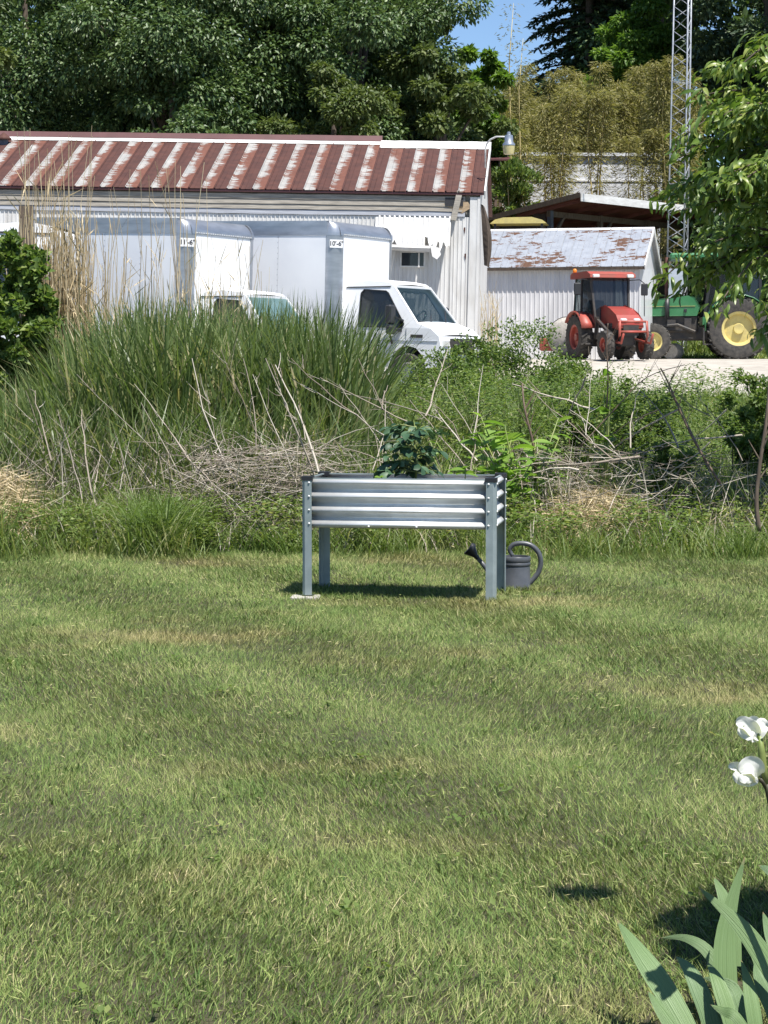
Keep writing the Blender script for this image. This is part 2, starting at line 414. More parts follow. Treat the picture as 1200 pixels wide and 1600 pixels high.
def irismat():
    m, t, b, out = nodes('iris_leaf')
    at_ = t.nodes.new('ShaderNodeAttribute'); at_.attribute_name='rnd'; n_ = t.nodes.new('ShaderNodeTexNoise'); n_.noise_dimensions='1D'; n_.inputs['Scale'].default_value=9; n_.inputs['Detail'].default_value=4; t.links.new(at_.outputs['Fac'], n_.inputs['W']); n = n_.outputs[0]; oi = t.nodes.new('ShaderNodeObjectInfo')
    col = ramp(t, n, [(.35,(.125,.215,.09)),(.65,(.17,.265,.125))])
    col = mixc(t, oi.outputs['Random'], col, mixc(t, .5, col, (.20,.30,.10)))
    tp = t.nodes.new('ShaderNodeAttribute'); tp.attribute_name='tip'; col = mixc(t, ramp(t, tp.outputs['Fac'], [(.93,(0,0,0)),(.99,(1,1,1))]), col, (.33,.25,.13))
    t.links.new(col, b.inputs['Base Color']); b.inputs['Roughness'].default_value=.5
    bump(t, b, n, .6, .004)
    tr = t.nodes.new('ShaderNodeBsdfTranslucent'); mx = t.nodes.new('ShaderNodeMixShader'); mx.inputs[0].default_value=.2
    t.links.new(col, tr.inputs[0]); t.links.new(b.outputs[0], mx.inputs[1]); t.links.new(tr.outputs[0], mx.inputs[2]); t.links.new(mx.outputs[0], out.inputs[0]); return m
M['iris_leaf'] = irismat()
M['petal'] = leafmat('white_petal', [(0,(.80,.80,.78)),(1,(.86,.86,.84))], trans=.35, rough=.6, tcol=.95)
M['stem_dark'] = surf('dark_stem', (.05,.06,.02), (.035,.03,.015), 20, .6)
M['stem_green'] = surf('green_stem', (.14,.20,.04), (.20,.22,.07), 20, .5)
M['stem_brown'] = surf('brown_stem', (.10,.065,.045), (.16,.11,.08), 20, .7)

# ---------------------------------------------------------------- ground, gravel, far hill
def grid(name, xs, ys, dz, mat, kind='structure'):
    X, Y = np.meshgrid(xs, ys); Z = g(X, Y) + dz
    V = np.stack([X.ravel(), Y.ravel(), Z.ravel()], 1); nx = len(xs); ny = len(ys)
    i = (np.arange(ny-1)[:,None]*nx + np.arange(nx-1)[None]).ravel()
    me = npmesh(name, V, [np.stack([i, i+1, i+1+nx, i+nx], 1)], mat, smooth=True)
    return tag(put(name, me), kind=kind)
o = grid('ground', np.concatenate([np.linspace(-260,-12,26), np.linspace(-11,13,60), np.linspace(14,260,26)]),
     np.concatenate([np.linspace(-20,2,6), np.linspace(2.5,18,50), np.linspace(18.5,60,56), np.linspace(62,300,50)]), 0, M['ground'])
o['label'] = 'earth ground under the lawn, the weeds and the yard'
o = grid('gravel_yard', np.linspace(-14, 20, 40), np.linspace(37.5, 62, 40), .02, M['gravel'])
o['label'] = 'pale gravel yard in front of the sheds'

# ---------------------------------------------------------------- sheet helpers
def ribbed(w, L, pitch, depth, ribw=.35, jag=None):
    """ribbed sheet: x across (0..w), z up (0..L), ribs towards -y"""
    mb = MB(); n = max(1, round(w/pitch)); p = w/n; xs = []
    for k in range(n):
        x = k*p; xs += [(x,0),(x+p*(1-ribw)*.9,0),(x+p*(1-ribw*.75),-depth),(x+p*(1-ribw*.25),-depth)]
    xs.append((w,0))
    m = len(xs); zs = [0]*m if jag is None else [jag(x) for x,_ in xs]
    mb.v = [(x,y,z) for (x,y),z in zip(xs,zs)] + [(x,y,L) for x,y in xs]
    mb.f = [(i,i+1,m+i+1,m+i) for i in range(m-1)]
    return mb
def roof_sheet(w, L, h=.022):
    """roof sheet: x across, y up the slope, standing ribs at both edges and a low pair in the middle"""
    pr = [(0,0),(.012,h),(.03,h),(.042,.002),(w*.47,.002),(w*.5,h*.45),(w*.53,.002),(w-.006,.002)]
    mb = MB(); m = len(pr); n = 5
    for k in range(n+1):
        y = L*k/n; mb.v += [(x, y, z + random.uniform(-.003,.003)) for x,z in pr]
    for k in range(n):
        mb.f += [(k*m+i,k*m+i+1,(k+1)*m+i+1,(k+1)*m+i) for i in range(m-1)]
    return mb

# ---------------------------------------------------------------- the long barn
CB = at(744, 300, 43.0); gB = gz(CB.x, 43.0); HE = CB.z - gB; aB = R(4.4)
zR = at(757, 226, 46.2).z - gB; DR = 3.25
barn = thing('barn', 'long white sheet-metal barn with rust-striped roof and torn front wall', 'barn', (CB.x, 43.0, gB), (0, R(1.2), -aB))
LB = 15.0
mb = MB(); mb.v = [(-LB,0,-.6),(0,0,-.6),(0,2*DR,-.6),(-LB,2*DR,-.6),(-LB,0,HE-.02),(0,0,HE-.02),(0,2*DR,HE-.02),(-LB,2*DR,HE-.02),(-LB,DR,zR-.03),(0,DR,zR-.03)]
mb.f = [(1,2,6,9,5),(0,4,8,7,3),(2,3,7,6)]
mb.build('gable_shell', M['wall_white'], barn)
mb = MB(); mb.box(-LB,-.02,.05,.07,-.6,HE-.03); mb.build('inner_wall', M['siding'], barn)
SL = math.hypot(DR+.09, zR-HE+.02); sa = math.atan2(zR-HE, DR)
roof = MB(); dz = .03
roof.v = [(-LB,-.07,HE-.03),(.09,-.07,HE-.03),(.09,DR,zR-.012),(-LB,DR,zR-.012),(-LB,2*DR+.1,HE-.03),(.09,2*DR+.1,HE-.03),
          (-LB,-.07,HE-.07),(.09,-.07,HE-.07),(.09,DR,zR-.052),(-LB,DR,zR-.052),(-LB,2*DR+.1,HE-.07),(.09,2*DR+.1,HE-.07)]
roof.f = [(0,1,2,3),(3,2,5,4),(7,6,9,8),(8,9,10,11),(0,6,7,1),(1,7,8,2),(2,8,11,5),(4,5,11,10)]
roofo = roof.build('roof', M['ridge_maroon'], barn)
w = .267
rs = [roof_sheet(w, SL).mesh('roof_sheet', m) for m in (M['rust'], M['pale_sheet'], M['rust'], M['pale_sheet'])]
k = 0; x = .075 - w
while x > -LB + .3:
    o = put('roof_sheet', rs[k % 4], roofo, (x, -.085, HE - .018), (sa, 0, 0)); x -= w; k += 1
# ridge flashing
def strip(pts, x0, x1, wob=0, n=24):
    mb = MB(); m = len(pts)
    for i in range(n+1):
        x = x0+(x1-x0)*i/n
        for y,z in pts: mb.v.append((x, y, z+random.uniform(-wob,wob)))
    for i in range(n):
        for j in range(m-1): mb.f.append((i*m+j,(i+1)*m+j,(i+1)*m+j+1,i*m+j+1))
    return mb
ca, sn = math.cos(sa), math.sin(sa)
def onr(d, h): return (DR - d*ca - h*sn, zR - d*sn + h*ca)
strip([onr(.20,.032), onr(.0,.05)], -LB, -2.32, .004).build('ridge_flashing', M['ridge_white'], roofo)
strip([onr(.44,.030), onr(.42,.045), onr(.02,.075), (DR+.15,zR+.02)], -2.32, .10, .004).build('ridge_flashing', M['ridge_white'], roofo)
strip([(DR-.04,zR+.045),(DR+.02,zR+.17),(DR+.3,zR+.06)], -LB, -2.30, .003).build('ridge_cap', M['ridge_maroon'], roofo)
mb = MB(); mb.bar((.10,-.09,HE-.06),(.10,DR,zR-.02),.03,.17); mb.build('rake_trim', M['ridge_white'], roofo)
# weathered boards below the eave
zb = HE - .10
for i in range(4):
    h = .105; z1 = zb - i*h
    xe = (-.30, -.42, -.36, -.30)[i]
    mb = MB(); x0 = -LB; 
    n = 40
    for j in range(n+1):
        xx = x0+(xe-x0)*j/n; b = random.uniform(-.006,.006)
        mb.v += [(xx,-.012-.016,z1-h+.006+b),(xx,-.012,z1+b),(xx,0.0,z1-h+.006+b)]
    for j in range(n): mb.f += [(j*3,j*3+3,j*3+4,j*3+1),(j*3+2,j*3+5,j*3+3,j*3)]
    mb.build('siding_board', M['siding'] if i < 3 else M['siding_blue'], barn)
zs = zb - 4*.105
mb = MB(); mb.box(-LB,-.30,-.004,.05,zb,HE-.04); mb.build('eave_board', M['dark_wood'], barn)
# standing wall sheets, the torn ones lean out at the foot
sw = .52; xw = -.06 - sw
def lean(o, ang): o.rotation_euler = (ang,0,0)
ztear = at(690, 388, 42.9).z - gB
full = [ribbed(sw, zs+.6, .087, .014).mesh('wall_sheet', M['wall_white']) for _ in range(1)]
x = xw; i = 0
while x > -LB:
    if -2.15 < x + sw*.5 < -.60:
        # torn, leaning sheet: hangs from the top, jagged foot
        Lh = (zs - ztear)/math.cos(R(25)); sd = i*1.7
        jf = [lambda q: .09*math.sin(q*19+1)+.09*math.sin(q*47)+.05, lambda q: .14*math.sin(q*14+2)+.07*math.sin(q*53)+ (-.10 if q>.3 else .10), lambda q: .02*math.sin(q*40)][i%3]
        o = ribbed(sw, Lh, .104, .030, .5, jag=jf).build('torn_sheet', M['wall_white'], barn)
        # pivot at the top edge
        ang = -R((25, 27, 24)[i%3])
        for v in o.data.vertices: v.co.z -= Lh
        o.location = (x, -.006, zs); o.rotation_euler = (ang,0,0)
        if i == 3 or i == 4:
            pass
        o2 = ribbed(sw, zs+.6-.05, .087, .014).build('wall_sheet', M['wall_white'], barn, loc=(x, .03, -.6))
    else:
        put('wall_sheet', full[0], barn, (x, 0, -.6))
    x -= sw; i += 1
# folded lip along the straight tear and loose flaps
lp = at(645, 384, 42.55); lx = -1.75
mb = MB(); mb.v = [(-2.2,-.34,ztear+.04),(-.98,-.34,ztear+.02),(-.98,-.45,ztear-.03),(-2.2,-.43,ztear-.01),(-.98,-.41,ztear-.11),(-2.2,-.38,ztear-.07)]
mb.f = [(0,1,2,3),(3,2,4,5)]; mb.build('folded_lip', M['wall_white'], barn)
mb = MB(); mb.v = [(-.98,-.44,ztear+.03),(-.80,-.46,ztear-.02),(-.83,-.52,ztear-.26),(-.93,-.50,ztear-.20),(-.75,-.50,ztear-.16)]
mb.f = [(0,3,2,1),(1,2,4)]; mb.build('torn_flap', M['wall_white'], barn)
# window in the shaded wall
pw = at(641, 407, 43.0); wx = (pw.x - CB.x)/math.cos(aB) ; wz = pw.z - gB
ww, wh = .52, .33
fr = MB()
for (a,b,c,d) in ((-ww/2,ww/2,wh/2-.03,wh/2),(-ww/2,ww/2,-wh/2,-wh/2+.03),(-ww/2,-ww/2+.03,-wh/2+.03,wh/2-.03),(ww/2-.03,ww/2,-wh/2+.03,wh/2-.03),(ww*.22,ww*.22+.03,-wh/2+.03,wh/2-.03)):
    fr.box(wx+a,wx+b,-.03,.02,wz+c,wz+d)
win = fr.build('window', M['ridge_white'], barn)
mb = MB(); mb.box(wx-ww/2+.03,wx+ww*.22,-.012,-.006,wz-wh/2+.03,wz+wh/2-.03); mb.build('pane', M['glass_dark'], win)
mb = MB(); mb.box(wx+ww*.22+.03,wx+ww/2-.03,-.012,-.006,wz-wh/2+.03,wz+wh/2-.03); mb.build('pane', M['glass_dark'], win)
mb = MB(); mb.box(wx-ww/2+.01,wx+ww/2-.01,-.004,.03,wz-wh/2+.01,wz+wh/2-.01); mb.build('recess', M['interior'], win)
# corner trims, peeled dark sheet, hanging plank and bare patch
mb = MB(); mb.box(-.20,-.045,-.035,-.016,-.6,HE-.11); mb.build('corner_trim', M['wall_white'], barn)
mb = MB(); mb.box(-.045,.012,-.045,.10,-.6,HE-.11); mb.build('corner_trim', M['wall_white'], barn)
pts = []
mb = MB(); n = 10
for k in range(n+1):
    t = k/n; z = HE-.25-t*1.25
    ww_ = .05+.14*math.sin(t*2.6+.2); cx = .02+.10*t
    mb.v += [(cx,-.06-.03*math.sin(t*5),z),(cx+ww_*.6,-.10-.05*t,z-.02),(cx+ww_,-.02,z-.05)]
for k in range(n): mb.f += [(k*3,k*3+1,k*3+4,k*3+3),(k*3+1,k*3+2,k*3+5,k*3+4)]
mb.build('peeled_sheet', M['dark_wood'], barn)
pk = at(709, 320, 42.9); px_ = (pk.x-CB.x); pz_ = pk.z-gB
mb = MB(); mb.bar((px_-.07,-.10,pz_-.32),(px_+.05,-.05,pz_+.28),.12,.025); mb.build('hanging_plank', M['siding'], barn)
mb = MB(); mb.poly([(px_-.30,pz_+.0),(px_-.1,pz_+.09),(px_+.22,pz_+.06),(px_+.30,pz_-.05),(px_+.1,pz_-.18),(px_-.05,pz_-.10),(px_-.22,pz_-.04)],[],lambda a,b:(a,-.022,b)); mb.build('bare_patch', M['bare_wood'], barn)
mb = MB(); mb.box(px_-.25,px_+.12,-.036,-.008,HE-.30,HE-.13); mb.build('wall_hole', M['interior'], barn)
for (u,v) in ((721,357),(723,398)):
    p = at(u,v,42.9); mb = MB(); X0=p.x-CB.x; Z0=p.z-gB
    mb.poly([(X0-.015,Z0+.02),(X0+.018,Z0+.025),(X0+.02,Z0-.02),(X0+.012,Z0-.12),(X0-.004,Z0-.06),(X0-.014,Z0-.04)],[],lambda a,b:(a,-.019,b)); mb.build('rust_spot', M['rust'], barn)

# chimney pipe behind the ridge at far left of view
p = at(6, 212, 46.6)
t_ = thing('vent_pipe', 'blue-grey vent pipe with rusty cap on the barn ridge', 'vent pipe', (p.x, 46.6, p.z-.9))
MB().lathe([(.10,0),(.10,.82)],12).build('pipe', M['blue_sheet'], t_, True); MB().lathe([(.0,.98),(.17,.84),(.17,.81),(.0,.81)],12).build('cap', M['rust'], t_)

# yard lamp on the barn corner
p0 = at(757, 232, 43.6)
lamp = thing('yard_lamp', 'grey dusk lamp with yellowed jar on a curved arm at the barn corner', 'lamp', (p0.x+.02, 43.6, p0.z-.3))
ph = at(795, 226, 43.3); q = ph - Vector(lamp.location)
MB().tube([(0,0,-.1),(0,0,.30),(.03,0,.40),(.10,-.05,.48),(.22,-.12,.53),(q.x-.02,q.y,q.z+.16)],.018,8).build('arm', M['ridge_white'], lamp, True)
MB().lathe([(.0,.27),(.035,.26),(.045,.20),(.085,.19),(.09,.06),(.13,.01),(.13,-.02),(.0,-.02)],16,c=q).build('housing', M['alu'], lamp, True, 40)
MB().lathe([(.125,-.022),(.12,-.10),(.105,-.19),(.08,-.20),(0,-.20)],16,c=q).build('lamp_jar', M['lamp_jar'], lamp, True, 40)

# ---------------------------------------------------------------- box trucks
def half_w(z):                     # cab half-width narrows upward
    return .93 if z < 1.28 else .93 - (z-1.28)*.155
CABP = [(0,.5),(0,1.28),(0,2.02),(.08,2.11),(.5,2.17),(.95,2.14),(1.04,2.08),(1.62,1.37),(1.95,1.26),(2.12,1.12),(2.18,.9),(2.16,.55),(1.86,.5),(1.80,.72),(1.64,.88),(1.46,.92),(1.28,.88),(1.12,.72),(1.06,.5)]
WIN = [(.38,1.27),(.36,1.34),(.36,1.92),(.42,1.99),(.90,1.97),(.96,1.93),(1.36,1.34),(1.33,1.27)]
def cab(root, teal=False, s=1.0):
    paint = M['white_paint']
    body = MB()
    for sg in (-1, 1):
        body.poly(CABP, [WIN], lambda a,b,sg=sg: (a*s, sg*half_w(b)*s, b*s))
    n = len(CABP)
    for i in range(n):
        a, b = CABP[i], CABP[(i+1)%n]
        if i == 6: continue                     # windscreen opening
        w0, w1 = half_w(a[1]), half_w(b[1])
        m_ = 4 if 2 <= i <= 10 else 1
        for j in range(m_):
            f0, f1 = -1+2*j/m_, -1+2*(j+1)/m_
            cr = lambda f: (1-f*f)*.035 if i in (3,4,5,7,8) else 0
            body.add([(a[0]*s,f0*w0*s,(a[1]+(cr(f0) if i not in (3,) or 1 else 0))*s),(b[0]*s,f0*w1*s,(b[1]+cr(f0))*s),(b[0]*s,f1*w1*s,(b[1]+cr(f1))*s),(a[0]*s,f1*w0*s,(a[1]+cr(f1))*s)],[(0,1,2,3)])
    # A-pillars and header round the windscreen
    for sg in (-1,1): body.bar((1.04*s,sg*(half_w(2.08)-.03)*s,2.08*s),(1.62*s,sg*(half_w(1.37)-.03)*s,1.37*s),.06*s,.03*s)
    body.bar((1.05*s,-.78*s,2.065*s),(1.05*s,.78*s,2.065*s),.05*s,.05*s)
    c = body.build('cab', paint, root)
    lo, hi = (1.60,1.395), (1.065,2.05)
    wmb = MB(); N_=6
    for j in range(N_+1):
        f = -1+2*j/N_; bl = (1-f*f)*.05
        wmb.v += [((lo[0]+bl)*s, f*(half_w(lo[1])-.055)*s, lo[1]*s), ((hi[0]+bl)*s, f*(half_w(hi[1])-.055)*s, (hi[1]-.005)*s)]
    wmb.f = [(2*j,2*j+2,2*j+3,2*j+1) for j in range(N_)]
    wmb.build('windscreen', M['glass_teal'] if teal else M['glass_clear'], root, True)
    for sg in (-1,1):
        mb = MB(); mb.poly(WIN, [], lambda a,b: (a*s, sg*(half_w(b)-.012)*s, b*s)); mb.build('side_window', M['glass_dark'], root)
        rim = MB()
        for i in range(len(WIN)):
            a, b = WIN[i], WIN[(i+1)%len(WIN)]
            rim.bar((a[0]*s,sg*(half_w(a[1])+.002)*s,a[1]*s),(b[0]*s,sg*(half_w(b[1])+.002)*s,b[1]*s),.018*s,.022*s)
        rim.build('window_seal', M['black'], root)
        MB().bar((.02*s,sg*(half_w(2.03)+.008)*s,2.03*s),(1.0*s,sg*(half_w(2.06)+.008)*s,2.06*s),.015*s,.018*s).build('drip_rail', M['dark_metal'], root)
        MB().bbox(.40*s,.54*s,(.932 if sg>0 else -.962)*s,(.962 if sg>0 else -.932)*s,1.10*s,1.15*s,.008*s).build('door_handle', M['black'], root)
        # door seams, side vent
        sm = MB()
        for x_ in (.28, 1.42): sm.bar((x_*s,sg*.935*s,1.25*s),(x_*s,sg*.935*s,.58*s),.012*s,.012*s)
        sm.bar((.28*s,sg*.936*s,1.02*s),(2.1*s,sg*.936*s,1.02*s),.012*s,.010*s); sm.build('door_seam', M['alu'], root)
        MB().box(1.52*s,1.78*s,(.928 if sg>0 else -.944)*s,(.944 if sg>0 else -.928)*s,1.08*s,1.14*s).build('side_vent', M['dark_metal'], root)
        # mirror on two struts
        mr = MB(); y0 = sg*1.16
        mr.bbox(1.12*s,1.25*s,(y0-.12)*s,(y0+.12)*s,1.33*s,1.70*s,.03*s); mr.bbox(1.14*s,1.27*s,(y0-.12)*s,(y0+.12)*s,1.13*s,1.31*s,.03*s)
        mo = mr.build('mirror', M['black'], root)
        st = MB(); st.bar((1.30*s,sg*.92*s,1.22*s),(1.20*s,y0*s,1.22*s),.06*s); st.bar((1.12*s,sg*.94*s,.96*s),(1.18*s,y0*s,1.15*s),.035*s); st.bar((1.34*s,sg*.90*s,1.40*s),(1.2*s,y0*s,1.5*s),.035*s); st.build('mirror_strut', M['black'], mo)
        MB().bbox(2.10*s,2.20*s,(sg*.72-.14)*s,(sg*.72+.14)*s,.90*s,1.06*s,.03*s).build('headlight', M['lens'], root)
    MB().box(2.165*s,2.195*s,-.52*s,.52*s,.78*s,1.08*s).build('grille', M['dark_metal'], root)
    MB().bbox(2.10*s,2.30*s,-.95*s,.95*s,.50*s,.70*s,.03*s).build('bumper', M['black'], root)
    # inside: dark tub, dashboard, seats, steering wheel
    MB().box(.05*s,1.56*s,-.86*s,.86*s,.55*s,1.20*s).build('cab_interior', M['interior'], root)
    MB().bbox(1.18*s,1.56*s,-.86*s,.86*s,1.19*s,1.36*s,.05*s).build('dashboard', M['interior'], root)
    for y_ in (-.45,.45):
        MB().bbox(.22*s,.42*s,(y_-.27)*s,(y_+.27)*s,1.1*s,1.80*s,.06*s).build('seat', M['seat'], root)
    ring=[]; 
    for k_ in range(13):
        t=2*math.pi*k_/12; ring.append((1.02*s+.09*s*math.sin(t),.42*s+.19*s*math.cos(t),1.45*s+.16*s*math.sin(t)))
    MB().tube(ring,.018*s,6).build('steering_wheel', M['black'], root, True)
    MB().bbox(1.12*s,1.16*s,-.1*s,.1*s,1.93*s,1.99*s,.01*s).build('rear_mirror', M['black'], root)
    wip = MB()
    for y_ in (-.35,.3): wip.bar((1.66*s,y_*s,1.39*s),(1.45*s,(y_+.38)*s,1.62*s),.02*s,.012*s)
    wip.build('wiper', M['black'], root)

def wheel(root, c, Rr, W, rimR, rimmat, lugs=0, name='wheel'):
    """axle along local y"""
    w = MB().lathe([(0,W*.30),(rimR*.28,W*.32),(rimR*.32,W*.16),(rimR*.80,W*.12),(rimR*.84,W*.36),(rimR,W*.42),(rimR,-W*.42),(rimR*.84,-W*.36),(rimR*.80,-W*.12),(rimR*.32,-W*.16),(rimR*.28,-W*.32),(0,-W*.30)],28,'y').build(name, rimmat, root, True, 35, c)
    ty = MB().lathe([(rimR*.98,-W*.44),(rimR+(Rr-rimR)*.5,-W*.52),(Rr*.94,-W*.47),(Rr*(.965 if lugs else 1),-W*.32),(Rr*(.97 if lugs else 1),W*.32),(Rr*.94,W*.47),(rimR+(Rr-rimR)*.5,W*.52),(rimR*.98,W*.44)],36,'y')
    for k in range(lugs):
        for sg in (-1,1):
            a = 2*math.pi*(k+(.5 if sg>0 else 0))/lugs; b_ = a+.16
            p = Vector((math.cos(a)*Rr*.975, sg*W*.47, math.sin(a)*Rr*.975)); q = Vector((math.cos(b_)*Rr*.985, sg*W*.02, math.sin(b_)*Rr*.985))
            ty.bar(p, q, Rr*.075, Rr*.06)
    ty.build('tyre', M['black_rubber'], w, True, 35)
    return w

def text_mesh(name, body, size, mat, parent, loc, rot):
    cu = bpy.data.curves.new(name,'FONT'); cu.body = body; cu.size = size; cu.align_x='CENTER'; cu.align_y='CENTER'; cu.offset = size*.02; cu.extrude = .001
    tmp = bpy.data.objects.new(name, cu); COL.objects.link(tmp)
    dg = bpy.context.evaluated_depsgraph_get(); me = bpy.data.meshes.new_from_object(tmp.evaluated_get(dg))
    bpy.data.objects.remove(tmp); me.materials.clear(); me.materials.append(mat)
    return put(name, me, parent, loc, rot)

def box_truck(label, corner, th, L, pitch, sign, teal, cs=.95):
    Wd = 1.15; zb_, zt = .85, 3.14; rc = .20; rt = .26
    F = Vector((math.cos(th), -math.sin(th), 0)); Lf = Vector((math.sin(th), math.cos(th), 0))
    pos = corner + Lf*Wd
    t = thing('box_truck', label, 'truck', (pos.x, pos.y, gz(pos.x,pos.y)+.02), (0, R(pitch), -th), 'box trucks parked by the barn')
    # cargo body: side panels, front wall, roof
    for sg in (-1,1):
        n = 4; pl = (L-rc)/n
        for k in range(n):
            x0 = -rc-(k+1)*pl; y = sg*(Wd-.004)
            MB().box(x0+.003, x0+pl-.003, y-.015, y+.015, zb_+.1, zt-.27).build('side_panel', M['box_white'], t)
            rv = MB()
            for z in np.arange(zb_+.18, zt-.3, .10): rv.box(x0+pl-.02,x0+pl-.008,y-.0175,y+.0175,z,z+.012)
            rv.build('rivet', M['alu'], t)
        MB().box(-L,-rc,sg*Wd-.02,sg*Wd+.02,zt-.27,zt-.10).build('top_rail', M['alu'], t)
        MB().box(-L,-rc,sg*Wd-.022,sg*Wd+.022,zt-.10,zt-.03).build('top_rail', M['alu'], t)
        MB().box(-L,-rc,sg*Wd-.02,sg*Wd+.02,zb_,zb_+.1).build('bottom_rail', M['alu'], t)
        # rounded corner post
        mb = MB(); n = 7; pr = []
        for k in range(n+1):
            a = math.pi/2*k/n; pr.append((-rc+rc*math.sin(a)*1.0, sg*(Wd-rc+rc*math.cos(a))))
        pr = [(-rc-.03, sg*(Wd+.012))]+[(a+ .012*math.sin(math.pi/2*k/n), b+sg*.012*math.cos(math.pi/2*k/n)) for k,(a,b) in enumerate(pr)]+[(.012, sg*(Wd-rc-.03))]
        for a,b in pr: mb.v += [(a,b,zb_),(a,b,zt-.25)]
        mb.f = [(2*i,2*i+2,2*i+3,2*i+1) for i in range(len(pr)-1)]
        mb.build('corner_post', M['alu'], t, True)
        # cast cap between post and roof cove
        cp = MB(); o_=[]
        for k in range(n+1):
            a = math.pi/2*k/n
            for j in range(n+1):
                b = math.pi/2*j/n
                cp.v.append((-rc+ (rc+.016)*math.sin(a)*math.cos(b*.9), sg*(Wd-rc+(rc+.016)*math.cos(a)*(1-.25*math.sin(b)**2)), zt-.27+.26*math.sin(b)))
        for k in range(n):
            for j in range(n): cp.f.append((k*(n+1)+j,(k+1)*(n+1)+j,(k+1)*(n+1)+j+1,k*(n+1)+j+1))
        cp.build('corner_cap', M['alu'], t, True)
    MB().box(-.03,0,-Wd+rc,Wd-rc,zb_,zt-.26).build('front_wall', M['box_white'], t)
    mb = MB(); n = 8
    for k in range(n+1):
        a = math.pi/2*k/n
        for y in (-Wd+rc*.6, Wd-rc*.6): mb.v.append((.014-rt+rt*math.cos(a), y, zt-rt+rt*math.sin(a)))
    mb.f = [(2*k,2*k+1,2*k+3,2*k+2) for k in range(n)]
    cv = mb.build('front_cove', M['alu'], t, True)
    rv = MB()
    for y in np.arange(-Wd+.25, Wd-.2, .075): rv.box(.012,.022,y,y+.025,zt-rt+.01,zt-rt+.03)
    rv.build('rivet', M['ridge_white'], cv)
    MB().box(-L,-rt+.02,-Wd+.01,Wd-.01,zt-.03,zt).build('roof', M['alu'], t)
    MB().box(-L,-L+.03,-Wd+.02,Wd-.02,zb_,zt-.04).build('rear_door', M['box_white'], t)
    MB().box(-L,1.0,-.45,.45,.55,.84).build('chassis', M['dark_metal'], t)
    # clearance sticker on the post
    a = math.pi/4*1.05
    c = (-rc+(rc+.016)*math.sin(a), -(Wd-rc+(rc+.016)*math.cos(a)), zt-.42)
    sg_ = MB().obox((0,0,0),(.125,0,0),(0,.0015,0),(0,0,.075)).build('clearance_sticker', M['sign_white'], t, loc=c, rot=(0,0,math.pi/2-a))
    text_mesh('lettering', sign, .115, M['sign_black'], sg_, (0,-.004,0), (math.pi/2,0,0))
    MB().box(-.12,.03,-Wd-.03,-Wd+.0,.95,1.10).build('marker_plate', M['ridge_white'], t)
    cab(t, teal, cs)
    for x_, y_ in ((1.46*cs,-.78),(1.46*cs,.78),(-L+1.0,-.85),(-L+1.0,.85)):
        wheel(t, (x_, y_, .37), .37, .24, .21, M['alu'], name='wheel')
    return t
TH = R(28)
box_truck("white box truck in front of the torn barn wall, clearance sticker 10'-6\"", at(521, 500, 38.5), TH, 4.4, 1.6, "10'-6\"", False)
box_truck("white box truck behind the tall dry stalks, clearance sticker 11'-6\"", at(287, 500, 36.4), TH, 3.3, 2.0, "11'-6\"", True, .88)
# white truck cab at the left edge, facing left
p = at(109, 500, 34.5)
t3 = thing('truck_cab', 'white truck cab with dark arched window behind the left shrub', 'truck', (p.x, 34.5, gz(p.x,34.5)), (0,0,math.pi-R(4)))
cab(t3, False, 1.40); t3.scale = (.78, 1, 1)
for x_, y_ in ((1.46*1.4,-.80*1.4),(1.46*1.4,.80*1.4)): wheel(t3, (x_,y_,.52), .52, .30, .29, M['alu'])
MB().box(-1.2,.9,-.6,.6,.7,1.1).build('chassis', M['dark_metal'], t3)
for y_ in (-.8,.8): wheel(t3, (-.7,y_,.52), .52, .34, .29, M['alu'])
# white rounded tank low at the left edge
p = at(2, 572, 25.0)
tk = thing('white_tank', 'rounded white metal tank end low at the left edge behind reeds', 'tank', (p.x-.25, 25.0, gz(p.x,25)))
zc = p.z - gz(p.x,25) - .12
MB().lathe([(0,.46),(.13,.44),(.23,.36),(.28,.24),(.29,.1),(.29,-1.2),(.2,-1.35),(0,-1.4)],28,'x',(0,0,zc)).build('tank_shell', M['white_paint'], tk, True)
for x_ in (-.1,-.9): MB().box(x_-.04,x_+.04,-.25,.25,-.1,zc-.2).build('support', M['dark_metal'], tk)
# wooden post
p = at(41, 322, 24.5); 
po = MB().box(-.075,.075,-.075,.075,-.3,p.z-gz(p.x,24.5)).build('wooden_post', M['old_wood'], loc=(p.x,24.5,gz(p.x,24.5)))
tag(po, 'weathered square wooden post standing in the left shrub', 'post')

# ---------------------------------------------------------------- small shed
CS = at(1001, 412, 56.6); gS = gz(CS.x, 57); aS = R(13); HS = CS.z-gS
zRS = at(1016, 357, 58.9).z - gS; DS = 2.3
shed = thing('shed', 'small pale metal shed with rust-patched grey roof behind the red tractor', 'shed', (CS.x, 56.6, gS), (0,0,-aS))
LS = 5.2
mb = MB(); mb.v = [(0,0,-.4),(0,2*DS,-.4),(0,2*DS,HS-.03),(0,DS,zRS-.04),(0,0,HS-.03),(-LS,0,-.4),(-LS,2*DS,-.4),(-LS,2*DS,HS-.03),(-LS,DS,zRS-.04),(-LS,0,HS-.03)]
mb.f = [(0,1,2,3,4),(5,9,8,7,6),(1,6,7,2)]; mb.build('gable_wall', M['white_paint'], shed)
mb = MB(); mb.box(-LS,-.01,.02,.05,-.4,HS-.03); mb.build('inner_wall', M['siding'], shed)
wsm = ribbed(.52, HS-.06+.4, .13, .018).mesh('wall_sheet', M['shed_wall'])
for k in range(10): put('wall_sheet', wsm, shed, (-.52*(k+1), 0, -.4))
